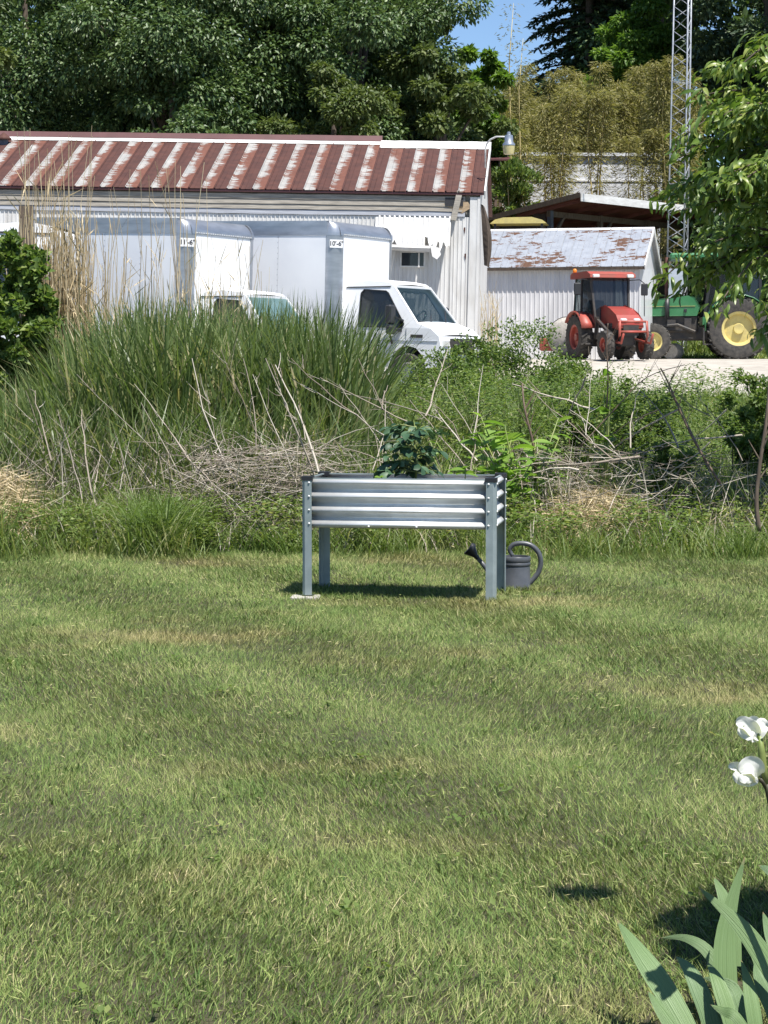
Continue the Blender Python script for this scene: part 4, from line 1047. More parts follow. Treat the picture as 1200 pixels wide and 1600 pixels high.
# ---------------------------------------------------------------- lawn
def lawn():
    r=rng(5); parts=[]
    for y0,y1,den,seg,wid in ((3.6,6.2,17000,2,.0036),(6.2,9.0,14000,1,.0040),(9.0,12.5,10000,1,.0050),(12.5,16.0,7000,1,.0066)):
        xm=1.0+.235*y1; n=int((y1-y0)*2*xm*den*.92)
        P=np.stack([r.uniform(-xm,xm,n),r.uniform(y0,y1,n),np.zeros(n)],1)
        keep=np.abs(P[:,0])<.95+.225*P[:,1]; P=P[keep]; n=len(P)
        P[:,2]=g(P[:,0],P[:,1])-.004
        x,y=P[:,0],P[:,1]
        cl=np.sin(x*2.9+1.3*np.sin(y*2.1))*np.sin(y*3.3+1.7*np.sin(x*1.7))+.6*np.sin(x*7.1+y*5.3)*np.sin(y*8.7-x*3.1)
        H=(.020+.006*cl+r.gamma(2.2,.005,n)); H=np.clip(H,.008,.065)
        H*=np.where(y>15.2,1.5,1)
        parts.append(blades(P,H,wid*.85*r.uniform(.7,1.3,n),r.uniform(0,6.28,n)*.55+2.2*np.sin(x*1.9+y*1.1)+r.normal(0,.8,n),np.abs(r.normal(.55,.38,n)),r.uniform(0,.5,n),seg,r,
                     np.clip(r.random(n)*.93+.06*cl,0,1)))
    # clippings and thatch lying flat
    n=6000; y=r.uniform(3.6,15.5,n); x=r.uniform(-1,1,n)*(.4+.21*y); a=r.uniform(0,6.28,n)
    P=np.stack([x,y,g(x,y)+r.uniform(.006,.03,n)],1); L=r.uniform(.015,.045,n)
    D=np.stack([np.cos(a),np.sin(a),r.normal(0,.15,n)],1); N=np.stack([r.normal(0,.3,n),r.normal(0,.3,n),np.ones(n)],1)
    parts.append(leafcards(P,D,N,L,.0022+.00028*y,r,rv=r.uniform(.70,.96,n)))
    v,f,a=merge(parts); o=put('lawn_grass',npmesh('lawn_grass',v,f,M['lawn'],a)); tag(o,'mown lawn grass with dry patches',kind='stuff')
lawn()
def lawnweeds():
    r=rng(17); C=[];D=[];N=[];L=[]
    for k in range(75):
        y=4.5+9*r.random()**1.4; x=r.uniform(-1,1)*(.2+.185*y); n=r.integers(5,13); s=r.uniform(.014,.034)
        for q in range(n):
            a=r.uniform(0,6.28); C.append((x+r.normal(0,.02),y+r.normal(0,.02),gz(x,y)+r.uniform(.012,.04))); D.append((math.cos(a),math.sin(a),r.uniform(.0,.6))); N.append((r.normal(0,.2),r.normal(0,.2),1)); L.append(s*r.uniform(.7,1.3))
    L=np.array(L); v,f,a=leafcards(np.array(C),np.array(D),np.array(N),L,L*.6,r,.12)
    tag(put('lawn_weeds',npmesh('lawn_weeds',v,f,M['weed'],a)),'low broad-leaved weeds scattered through the lawn',kind='stuff')
lawnweeds()
def lawntufts():
    r=rng(19); nc=420; y=4.4+11*r.random(nc); x=r.uniform(-1,1,nc)*(.3+.2*y); k=r.integers(0,nc,16000); n=len(k)
    foot=[(planter.location+RP@Vector(q)) for q in ((PW,0,0),(0,PD,0),(PW,PD,0),(PW,0,0),(PW,PD,0))]+[Vector((can.location.x+dx,can.location.y-.09,0)) for dx in (-.08,0,.08)]
    for i_,q in enumerate(foot): k[i_*90:(i_+1)*90]=i_; x[i_]=q.x; y[i_]=q.y
    P=np.stack([x[k]+r.normal(0,.055,n),y[k]+r.normal(0,.07,n),np.zeros(n)],1); P[:,2]=g(P[:,0],P[:,1])-.004
    v,f,a=blades(P,r.uniform(.025,.065,n),(.0028+.0003*P[:,1])*r.uniform(.8,1.3,n),r.uniform(0,6.28,n),np.abs(r.normal(.4,.3,n)),r.uniform(.1,.6,n),2,r,r.random(n)*.5)
    tag(put('lawn_tufts',npmesh('lawn_tufts',v,f,M['lawn'],a)),'longer darker tufts of grass in the lawn',kind='stuff')
lawntufts()

# ---------------------------------------------------------------- weeds beyond the lawn
def pxr(u, Y): return (u-600)/FPX*Y
def scatter(n, u0, u1, y0, y1, r):
    y=r.uniform(y0,y1,n); x=(r.uniform(u0,u1,n)-600)/FPX*y
    return np.stack([x,y,g(x,y)-.01],1)
def tall(name,label,n,u0,u1,y0,y1,h0,h1,w,mat,seed,lean=.25,curl=.35,seg=4,clump=None,profile=None):
    r=rng(seed); P=scatter(n,u0,u1,y0,y1,r)
    if clump:
        c=scatter(clump,u0,u1,y0,y1,r); k=r.integers(0,clump,n); P[:,:2]=c[k,:2]+r.normal(0,.10,(n,2)); P[:,2]=g(P[:,0],P[:,1])-.01
    H=r.uniform(h0,h1,n)
    if profile:
        u=600+P[:,0]/P[:,1]*FPX; H=H*np.interp(u,profile[0],profile[1])
    v,f,a=blades(P,H,w*r.uniform(.6,1.3,n),r.uniform(0,6.28,n),np.abs(r.normal(lean,lean*.5,n)),np.abs(r.normal(curl,curl*.6,n)),seg,r)
    return v,f,a
# tufts along the lawn edge
def stuff(name,label,parts,mat):
    v,f,a=merge(parts); return tag(put(name,npmesh(name,v,f,mat,a)),label,kind='stuff')
stuff('edge_grass','rough uncut grass along the far lawn edge',[
    tall('','',5200,-120,470,15.3,17.4,.08,.36,.011,None,31,.35,.4,3,clump=120),
    tall('','',3000,-80,330,15.5,17.0,.30,.62,.013,None,32,.25,.45,4,clump=15),
    tall('','',3600,460,830,15.5,17.0,.10,.36,.010,None,33,.35,.4,3,clump=70),
    tall('','',5500,820,1330,15.3,17.6,.08,.32,.010,None,34,.35,.35,3,clump=150)],M['weed'])
def reedleaves():
    r=rng(146); n=17000; P=scatter(n,-70,590,18.0,22.8,r); u=600+P[:,0]/P[:,1]*FPX
    h=np.interp(u,[-70,40,130,220,320,430,520,560,595],[.8,.9,1.3,1.55,1.55,1.5,1.45,1.35,.8])*(.45+.55*(P[:,1]-18)/4.8)
    P[:,2]+=h*(.25+.75*r.random(n)); az=r.uniform(0,6.28,n); el=r.uniform(-.5,1.3,n)
    D=np.stack([np.cos(az)*np.cos(el),np.sin(az)*np.cos(el),np.sin(el)],1)
    return leafcards(P,D,sphere_dirs(n,r),r.uniform(.18,.55,n),r.uniform(.018,.036,n),r,.2,rv=r.random(n)**1.0)
stuff('reed_bed','dense dark green reed grass standing in front of the trucks',[reedleaves(),
    tall('','',10500,-70,568,18.4,22.6,1.4,2.28,.036,None,41,.06,.22,6,profile=([-70,40,130,220,320,380,430,520,560,590],[.50,.60,.88,1.0,1.0,.98,.98,.96,.90,.70])),
    tall('','',4600,-80,560,17.4,19.4,.6,1.4,.026,None,42,.16,.30,4),
    tall('','',3000,600,920,19.5,23.0,.8,1.4,.026,None,43,.2,.35,4)],M['reed'])
stuff('back_grass','rough grass behind the tractors',[tall('','',4000,960,1350,62.6,67,.3,.9,.06,None,144,.3,.4,2),tall('','',1500,1010,1200,61.0,62.5,.1,.3,.05,None,145,.3,.4,2)],M['weed'])
stuff('pasture_grass','pale green grass between the brush and the gravel yard',[
    tall('','',16000,880,1360,21,37,.15,.42,.022,None,44,.3,.4,2),
    tall('','',5000,560,900,24,34,.3,.7,.022,None,45,.3,.4,3)],M['weed'])
stuff('dead_blades','upright dead grass stems mixed into the weeds',[
    tall('','',1100,-60,620,16.6,19.0,.45,1.15,.010,None,46,.28,.25,4),
    tall('','',800,560,900,16.6,19.5,.3,.9,.010,None,47,.3,.25,4),
    tall('','',1000,840,1330,16.2,20.0,.25,.8,.010,None,48,.3,.3,4),
    tall('','',900,-60,1330,15.6,16.8,.15,.45,.009,None,49,.35,.3,3)],M['dead'])
# straw heaps and dead tangles
def tangle(n,u0,u1,y0,y1,h,lmin,lmax,rad,seed,flat=.35,up=0.):
    r=rng(seed); P=scatter(n,u0,u1,y0,y1,r); P[:,2]+=h*r.random(n)**1.3
    d=sphere_dirs(n,r); d[:,2]=d[:,2]*flat+up; L=r.uniform(lmin,lmax,n)[:,None]
    Q=P+d*L; Q[:,2]=np.maximum(Q[:,2],g(Q[:,0],Q[:,1])+.01)
    return twigs(P,Q,rad*r.uniform(.5,1.3,n),r,3)
stuff('dead_brush','grey tangle of dead stems behind the planter',[
    tangle(2600,300,520,16.3,18.8,.75,.15,.8,.0040,51),
    tangle(900,520,760,16.6,18.2,.40,.15,.6,.0042,52),
    tangle(800,800,1110,16.6,18.4,.7,.15,.7,.0042,53),
    tangle(800,-60,330,16.6,18.6,.6,.2,.8,.0040,54,.6,.25),
    tangle(160,1080,1250,16.6,19.0,.5,.2,.6,.004,55)],M['dead'])
def strawheap(u0,u1,y0,y1,h,n,seed,name,label):
    r=rng(seed); P=scatter(n,u0,u1,y0,y1,r); uu=(600+P[:,0]/P[:,1]*FPX-(u0+u1)/2)/((u1-u0)/2); yy=(P[:,1]-(y0+y1)/2)/((y1-y0)/2)
    dome=np.clip(1-.8*uu**2-.5*yy**2,0.05,1); P[:,2]+=h*dome*r.random(n)**.5
    a=r.uniform(0,6.28,n); D=np.stack([np.cos(a),np.sin(a)-.3,r.normal(-.35,.4,n)],1); N=sphere_dirs(n,r)
    v,f,at_=leafcards(P,D,N,r.uniform(.12,.38,n),.007,r,.1)
    return tag(put(name,npmesh(name,v,f,M['straw'],at_)),label,kind='stuff')
stuff('mixed_weeds','mixed green weeds and grass behind the planter',[
    tall('','',3200,400,700,16.9,19.5,.4,.95,.016,None,141,.25,.35,4),
    tall('','',2600,-60,420,16.8,18.6,.35,.85,.015,None,142,.25,.35,4),
    tall('','',2600,820,1330,16.8,20.5,.3,.8,.015,None,143,.28,.35,4)],M['weed'])
strawheap(835,1030,16.1,17.8,.44,5200,61,'straw_heap','collapsed heap of dry straw at right of the watering can')
strawheap(-80,75,16.1,17.4,.62,4200,62,'straw_mat','flattened pale straw at the left edge of the reeds')
strawheap(790,900,15.7,16.6,.12,900,63,'straw_litter','dry grass litter below the straw heap')
strawheap(1000,1180,16.2,18.0,.25,1300,64,'dry_grass','dry grass between the right hand weeds')

# low leafy weeds: leaf clouds
def cloud(n,u0,u1,y0,y1,z0,z1,L,seed,clumps=40,cr=.16):
    r=rng(seed); c=scatter(clumps,u0,u1,y0,y1,r); c[:,2]+=r.uniform(z0,z1,clumps); k=r.integers(0,clumps,n)
    P=c[k]+sphere_dirs(n,r)*(cr*r.random(n)**.4)[:,None]*np.array([1,1,.8]); P[:,2]=np.maximum(P[:,2],g(P[:,0],P[:,1])+.01)
    D=sphere_dirs(n,r); D[:,2]=np.abs(D[:,2])*.3-.1; N=sphere_dirs(n,r)*.6; N[:,2]+=1
    return leafcards(P,D,N,L*r.uniform(.6,1.3,n),L*.5,r)
stuff('weed_cover','low leafy weeds covering the bank right of the planter',[
    cloud(9000,810,1320,15.7,18.0,.02,.30,.05,71,150,.17),
    cloud(7000,300,640,15.6,17.2,.02,.36,.045,72,130,.15),
    cloud(3000,600,830,15.8,17.6,.05,.40,.05,73,60,.16),
    cloud(6500,-60,330,15.6,17.2,.02,.34,.045,74,130,.14),
    cloud(2600,560,800,17.5,20.5,.1,.5,.05,76,60,.2)],M['weed'])

stuff('brush_leaves','small-leaved green brush filling the bank right of the bright weed',[cloud(25000,630,1150,17.8,22.5,.2,1.25,.042,75,260,.20)],M['shrub'])
# shrubs (things)
def shrub(label,u,Y,rx,ry,h,n,L,mat,seed,nst=7,group=None,name='shrub',zlo=.1,elong=.5):
    r=rng(seed); x=pxr(u,Y); z=gz(x,Y); t=thing(name,label,'shrub',(x,Y,z),group=group)
    nc=max(10,int(n/90)); c=sphere_dirs(nc,r)*(r.random(nc)**.33)[:,None]; c=np.stack([c[:,0]*rx,c[:,1]*ry,(c[:,2]*.5+.5)*(h-zlo)*.92+zlo],1)
    k=r.integers(0,nc,n); P=c[k]+sphere_dirs(n,r)*(.16*min(rx,h)*1.2*r.random(n)**.4)[:,None]; P[:,2]=np.clip(P[:,2],.02,h)
    D=sphere_dirs(n,r)+(P-np.array([0,0,h*.4]))*.6; D[:,2]-=.15; N=sphere_dirs(n,r)*.7; N[:,2]+=.8
    v,f,a=leafcards(P,D,N,L*r.uniform(.6,1.3,n),L*elong,r); put('foliage',npmesh('foliage',v,f,mat,a),t)
    for q in range(nst):
        e=c[r.integers(nc)]; put('stem',twigs(np.array([[r.normal(0,.06),r.normal(0,.06),-.05]]),e[None]*np.array([1,1,1.0]),.014,r,4,.05)[0:0] or npmesh('stem',*twigs(np.array([[r.normal(0,.06),r.normal(0,.06),-.05]]),e[None],.014,r,4,.05)[:2],M['stem_brown']),t)
    return t
shrub('broad leafy bright green shrub round the wooden post at the left edge',20,21.4,.46,.45,3.0,13000,.085,M['shrub'],81,elong=.7)
shrub('yellow-green low bush under the left shrub beside the white tank',30,23.4,.35,.4,.95,1500,.06,M['weed'],82)
shrub('dense small-leaved bush hiding the truck bonnet',685,25.0,.68,.6,1.52,9500,.05,M['shrub'],83)
shrub('dense leafy bush in front of the small shed',805,26.0,.85,.6,1.86,12000,.05,M['shrub'],84)
shrub('leafy bush touching the red tractor wheel at lower left',872,26.5,.5,.5,1.36,6000,.05,M['shrub'],85)
shrub('taller sprig of bush rising against the truck headlight',737,26.0,.24,.25,1.95,1800,.055,M['shrub'],86)
shrub('pale bush among dry stalks left of the truck boxes',160,22.4,.45,.4,2.15,2600,.055,M['weed'],87)
shrub('shadowy dark bush inside the right hand brush',1050,17.4,.26,.25,.80,1500,.075,M['shrub'],88)
shrub('tall leafy brush bush standing against the gravel strip',955,20.0,.34,.35,1.36,3600,.05,M['shrub'],94)
shrub('round leafy brush bush above the straw heap',895,18.9,.30,.3,1.18,3200,.05,M['shrub'],95)
shrub('leafy brush bush left of the dark bush',1008,20.4,.34,.35,1.18,3200,.05,M['shrub'],96)
shrub('leafy green bush at the right edge of the gravel',1190,24.0,.50,.5,1.35,3600,.07,M['shrub'],89)
shrub('olive bush in front of the far gravel strip',945,24.0,.55,.5,1.22,4600,.05,M['weed'],90)
shrub('small round green tree beside the white building behind the barn',800,68.5,1.05,.9,5.9,5200,.16,M['shrub'],91,zlo=2.6,nst=9)
shrub('low green bush along the shed foot behind the bushes',770,38.5,.7,.5,1.0,2000,.07,M['shrub'],92)

# broad-leaved pokeweed right of the tomato
def bigleaf(label,u,v,Y,n,L,seed,h,name='pokeweed',spread=.28,mat='pokeweed',W=.42):
    r=rng(seed); x=pxr(u,Y); t=thing(name,label,'plant',(x,Y,gz(x,Y)))
    lm=[leaf_mesh('leaf',M[mat],L,L*W,.7,.18,5,rv) for rv in (.15,.5,.9)]
    st=MB()
    tops=[]
    for q in range(max(3,n//9)):
        e=Vector((r.normal(0,spread),r.normal(0,spread*.7),h*r.uniform(.65,1.05))); tops.append(e)
        st.tube([(r.normal(0,.03),r.normal(0,.03),-.03),(e.x*.4,e.y*.4,e.z*.5),e],[.010,.008,.004],6)
    for k in range(n):
        e=tops[k%len(tops)]; tt=r.uniform(.45,1.0); p=Vector((e.x*tt,e.y*tt,e.z*tt)); az=r.uniform(0,6.28)
        put('leaf',lm[r.integers(3)],t,p,orient((math.cos(az),math.sin(az),r.uniform(-.1,.9)),r.normal(0,.4)),(r.uniform(.6,1.15),)*3)
    st.build('stem',M['stem_green'],t,True)
bigleaf('bright broad-leaved weed rising right of the tomato plant',818,660,16.9,120,.20,101,.98,spread=.22)
bigleaf('lower bright leafy weed behind the right end of the planter',768,700,16.7,130,.14,102,.78,spread=.2,W=.34)
bigleaf('two-leaved pale weed behind the tomato plant',722,645,17.6,12,.15,103,.85,spread=.18,W=.5)
bigleaf('leafy sprig standing against the gravel below the red tractor',945,565,17.6,14,.15,104,1.42,spread=.05,W=.6)
shrub('drooping leafy bush at the right edge beside the pale sapling',1185,18.5,.26,.3,1.30,1800,.10,M['shrub'],93,elong=.35)

# tall dry stalk clumps
def stalks(label,u,Y,n,h0,h1,sp,seed,rad=.008,lean=.08):
    r=rng(seed); x=pxr(u,Y); t=thing('dry_stalks',label,'dry grass',(x,Y,gz(x,Y)),group='clumps of tall dry stalks')
    P=np.stack([r.normal(0,sp,n),r.normal(0,.25,n),np.full(n,-.02)],1); H=r.uniform(h0,h1,n)
    Q=P+np.stack([r.normal(.0,lean,n)*H,r.normal(0,lean,n)*H,H],1)
    v,f,a=twigs(P,Q,rad*r.uniform(.5,1.2,n),r,5,.035); put('stalk',npmesh('stalk',v,f,M['straw'],a),t)['kind']='stuff'
    m=n*2; k=r.integers(0,n,m); tt=r.uniform(.3,.95,m)[:,None]; C=P[k]*(1-tt)+Q[k]*tt; az=r.uniform(0,6.28,m); 
    D=np.stack([np.cos(az)*.4,np.sin(az)*.4,r.uniform(.2,1.2,m)],1)
    v,f,a=leafcards(C,D,sphere_dirs(m,r),r.uniform(.15,.45,m),.012,r,.1); put('dry_leaf',npmesh('dry_leaf',v,f,M['straw'],a),t)['kind']='stuff'
stalks('thick sheaf of tall straw stalks in front of the box truck',102,22.2,320,1.9,3.0,.16,111,.010,.035)
stalks('few very tall straw stalks rising above the barn eave',90,22.2,40,3.0,3.9,.13,112,.009,.05)
stalks('leaning straw stalks bent left beside the wooden post',60,21.8,16,2.0,3.0,.06,113,.013,.10)
stalks('loose straw stalks against the left truck side',198,22.2,26,2.0,3.5,.14,114,.008,.06)
stalks('thin straw stalks crossing the clearance sticker post',285,22.0,26,2.0,3.5,.10,115,.008,.06)
stalks('short straw stalks over the left truck front wall',355,22.0,40,1.9,2.7,.20,116,.008,.08)
stalks('pale straw stalks between sheaf and left truck side',155,22.2,24,1.8,2.9,.14,117,.009,.06)
stalks('dry weed tuft leaning on the small shed wall',763,44.0,40,1.0,2.1,.09,118,.012,.05)

# long fallen canes and twigs, one by one: pixel ends at a distance become real places
CANES=[(300,560,395,800,16.9),(345,545,440,770,17.0),(395,585,470,770,17.0),(415,560,492,742,16.6),(430,570,500,745,16.5),(380,560,400,700,17.2),(320,610,345,720,17.1),
(540,615,690,655,17.4),(500,590,640,660,17.3),(480,690,620,735,16.8),(345,700,540,735,16.9),(300,735,390,810,16.2),(240,640,370,810,16.6),(210,600,330,770,16.8),(120,585,330,790,17.0),
(600,610,582,735,17.0),(606,602,598,640,17.0),(700,545,665,650,17.6),(755,570,738,690,17.2),(748,640,735,740,16.6),(655,620,720,690,17.0),(690,600,800,770,17.6),(640,625,730,735,17.0),
(800,735,1000,714,16.7),(820,745,905,735,16.6),(880,700,1010,716,17.0),(860,640,1010,760,17.2),(840,620,960,720,17.1),(900,620,930,700,17.3),(1030,580,1120,760,17.3),(1000,760,1110,690,17.0),
(940,690,1030,640,17.2),(960,700,1060,640,17.2),(890,640,960,700,17.1),(1000,610,1060,700,17.6),(1040,600,1110,650,17.6),(870,690,915,590,17.5),(800,600,930,640,17.8),(1075,690,1135,640,16.9),
(925,560,915,680,17.4),(1000,610,985,700,17.3),(1020,700,1160,680,16.9),(40,610,75,745,17.4),(90,640,128,780,16.4),(128,640,150,790,16.4),(55,610,80,720,17.2),(560,560,640,700,17.6),
(470,600,600,680,17.4),(455,560,560,650,17.7),(740,735,870,722,16.7),(680,640,745,720,17.1),(530,600,610,720,17.3),(950,800,1050,760,16.3),(870,790,1000,760,16.2),(1090,620,1160,720,16.9)]
def cane_label(u0,v0,u1,v1,i):
    ln=math.hypot(u1-u0,v1-v0); size='long' if ln>170 else ('short' if ln<100 else 'slender')
    sl=abs(v1-v0)/(abs(u1-u0)+1e-6)
    how='upright' if sl>4 else ('nearly level' if sl<.35 else ('leaning left' if (u0<u1)==(v0<v1) else 'leaning right'))
    u=(u0+u1)/2; v=(v0+v1)/2
    where=('in front of the reeds at far left' if u<160 else 'across the reeds left of the planter' if u<400 else 'above the left end of the planter' if u<560 else
           'beside the tomato plant' if u<720 else 'near the bright broad-leaved weed' if u<860 else 'over the straw heap' if u<1000 else 'by the dark bush at right')
    return f"{size} dead cane {how} {where}{', low down' if v>690 else ', high up' if v<640 else ''}"
def canes():
    r=rng(121); kinds=('silvery','straight','crooked','thin','leaning')
    for i,(u0,v0,u1,v1,Y) in enumerate(CANES):
        a=at(u0,v0,Y+r.uniform(.0,.5)); b=at(u1,v1,Y-r.uniform(0,.3)); b.z=max(b.z,gz(b.x,b.y)+.01)
        rad=r.uniform(.0036,.0085)*(1.5 if i in (3,4,23) else 1)
        v,f,at_=twigs(np.array([tuple(b-b)]),np.array([tuple(a-b)]),rad*1.3,r,6,.05)
        parts=[(v,f,at_)]
        n=int(r.integers(3,9)); tt=r.uniform(.25,.95,n)[:,None]; d=np.array(tuple(a-b)); C=tt*d; L=np.linalg.norm(d)
        q=C+(d/L*r.uniform(.3,.8,(n,1))+sphere_dirs(n,r)*.5)*L*r.uniform(.1,.3,(n,1)); parts.append(twigs(C,q,rad*.55,r,3,.1))
        v,f,at_=merge(parts); o=put('dead_cane',npmesh('dead_cane',v,f,M['dead'],at_),None,b)
        tag(o,cane_label(u0,v0,u1,v1,i),'cane','fallen dead canes')
canes()
# living saplings
def sapling(label,pts,rad,mat='stem_brown',leaves=0,seed=1):
    P=[at(u,v,Y) for u,v,Y in pts]; b=P[0].copy(); b.z=gz(b.x,b.y)
    t=thing('sapling',label,'sapling',b); q=[p-b for p in P]; sp=smooth(q,4)
    MB().tube(sp,list(np.linspace(rad,rad*.45,len(sp))),7).build('stem',M[mat],t,True)
    r=rng(seed); tw=MB()
    for k in range(6):
        a=sp[int(r.integers(len(sp)//3,len(sp)))]; tw.tube([a,a+Vector((r.normal(0,.12),r.normal(0,.05),r.uniform(.03,.2)))],[rad*.4,rad*.15],5)
    tw.build('twig',M[mat],t)
sapling('brown upright stem through the bright broad-leaved weed',[(838,765,17.0),(834,700,17.0),(820,640,17.0),(816,600,17.1)],.014)
sapling('pale grey-brown sapling stem at the right edge of the brush',[(1186,830,15.6),(1182,780,15.6),(1188,720,15.6),(1198,650,15.6),(1204,560,15.6)],.020,'old_wood')
sapling('dark bare twig crossing in front of the red tractor',[(948,640,17.6),(950,590,17.6),(948,540,17.6),(950,505,17.6)],.007)
sapling('thin bare twig crossing the gravel strip at right',[(905,700,17.4),(960,640,17.4),(1010,590,17.4),(1070,570,17.5)],.006)
sapling('dark upright twig left of the dark bush',[(1128,760,16.8),(1080,680,16.9),(1045,600,17.0),(1032,575,17.0)],.011)

# ---------------------------------------------------------------- trees behind the buildings
def tree(name,label,x,y,h,rad,zb,nc,nl,L,mat,seed,group=None,clump=.26,flat=.62,trunk=.28,lean=0,droop=.5):
    r=rng(seed); gz_=gz(x,y); t=thing(name,label,'tree',(x,y,gz_-.1),group=group)
    zc=(h+zb)/2; rz=(h-zb)/2
    d=sphere_dirs(nc,r); k=(.38+.62*r.random(nc)**.5); c=np.stack([d[:,0]*rad*k,d[:,1]*rad*k,zc+d[:,2]*rz*k],1)
    cr=rad*clump*r.uniform(.6,1.25,nc)
    tk=MB(); w=[(0,0,0),(r.normal(0,.12),r.normal(0,.12),h*.3),(r.normal(0,.25)+lean*.5,r.normal(0,.25),h*.6),(lean,0,h*.86)]
    tk.tube(smooth(w,4),list(np.linspace(trunk,trunk*.15,13)),9); tk.build('trunk',M['bark'],t,True)
    lb=MB()
    for q in range(min(nc,9)):
        e=Vector(c[q]); s_=Vector(w[1]).lerp(Vector(w[3]),max(.05,min(.9,(e.z/h-.35)))); m=s_.lerp(e,.5)+Vector((0,0,.3*rz*.2))
        lb.tube([s_,m,e],[trunk*.32,trunk*.2,trunk*.06],6,False)
    lb.build('limb',M['bark'],t,True)
    pick=r.choice(nc,nl,p=(cr**2)/np.sum(cr**2)); dd=sphere_dirs(nl,r); rr=r.random(nl)**.45
    P=c[pick]+dd*(cr[pick]*rr)[:,None]*np.array([1,1,flat])
    D=dd*.8+sphere_dirs(nl,r)*.6; D[:,2]-=droop; N=sphere_dirs(nl,r)*.65+dd*.3; N[:,2]+=.8
    v,f,a=leafcards(P,D,N,L*r.uniform(.6,1.35,nl),L*.55,r); put('crown',npmesh('crown',v,f,mat,a),t)
    return t
G='big dark trees behind the barn'
tree('shade_tree','broad dark tree behind the left end of the barn',-11.0,64,14,5.0,3.2,95,70000,.155,M['dark_tree'],201,G)
tree('shade_tree','dark leafy tree above the left half of the barn roof',-6.4,61.5,13.6,4.2,3.2,95,70000,.155,M['dark_tree'],202,G)
tree('shade_tree','dark shaded tree set back above the barn middle',-3.6,69,18,4.6,3.5,70,36000,.24,M['dark_tree'],203,G)
tree('shade_tree','large spreading dark green tree above the right half of the barn roof',-.9,62.5,14.2,3.5,3.4,95,72000,.155,M['dark_tree'],204,G)
tree('shade_tree','olive green tree low behind the right end of the barn roof',1.6,61,9.4,2.0,3.6,36,16000,.18,M['olive_tree'],205,G)
tree('shade_tree','olive bushy tree low behind the middle of the barn roof',-1.4,58.5,8.4,1.9,2.0,40,22000,.15,M['olive_tree'],213,G)
tree('shade_tree','dark low bushy tree behind the barn roof beside the vent pipe end',-6.0,58.5,8.6,2.3,2.0,40,22000,.15,M['dark_tree'],214,G)
tree('shade_tree','tree with sunlit right side next to the patch of sky',.35,68,15.5,2.0,5.0,60,30000,.22,M['olive_tree'],206,G)
tree('shade_tree','bright green young tree below the patch of sky',3.25,71,9.2,.95,3.0,34,12000,.22,M['bright_tree'],207,G,trunk=.14)
tree('shade_tree','light yellow-green bush tree at the left edge above the barn ridge',-10.9,54,10.2,1.3,6.4,22,6000,.16,M['olive_tree'],208,G,trunk=.12)
tree('shade_tree','bright green tree between the conifer and the steel mast',11.2,93,11.3,2.5,2.5,60,26000,.26,M['bright_tree'],209,G)
tree('shade_tree','tall dark tree behind the steel mast',13.2,99,27,4.8,5,80,34000,.34,M['dark_tree'],210,G)
tree('pine_tree','dark feathery pine behind the peach tree at the right edge',16.4,90,22,4.2,3,90,40000,.26,M['conifer'],211,droop=.2,flat=.5)
tree('pine_tree','olive pine at the far right behind the peach tree',21.0,86,22,4.4,3,80,34000,.28,M['olive_tree'],212,droop=.2)
def conifer(label,x,y,h,rb,seed):
    r=rng(seed); t=thing('spruce_tree',label,'tree',(x,y,gz(x,y)-.1)); MB().tube([(0,0,0),(0,0,h*.5),(0,0,h)],[.3,.2,.03],9).build('trunk',M['bark'],t,True)
    C=[];D=[];lb=MB()
    for z in np.arange(3,h-.4,.42):
        k=(h-z)/h; rl=rb*k**.8
        for q in range(9):
            az=r.uniform(0,6.28); L=rl*r.uniform(.7,1.1); dr=L*.30
            lb.tube([(0,0,z),(math.cos(az)*L*.5,math.sin(az)*L*.5,z-dr*.3),(math.cos(az)*L,math.sin(az)*L,z-dr+.25*L*.3)],[.05,.035,.01],4,False)
            m=int(26+70*L/rb); tt=r.uniform(.2,1.02,m)
            for s in tt:
                C.append((math.cos(az)*L*s+r.normal(0,.05),math.sin(az)*L*s+r.normal(0,.05),z-dr*s*s*.9)); a2=az+r.normal(0,.9); D.append((math.cos(a2),math.sin(a2),r.normal(-.45,.35)))
    lb.build('limb',M['bark'],t)['kind']='stuff'; C=np.array(C);D=np.array(D);n=len(C)
    v,f,a=leafcards(C,D,sphere_dirs(n,r)*.5+np.array([0,0,1.]),.42*r.uniform(.5,1.2,n),.16,r); put('crown',npmesh('crown',v,f,M['conifer'],a),t)
conifer('dark spruce with drooping boughs at the edge of the sky',9.9,101,27,4.3,221)
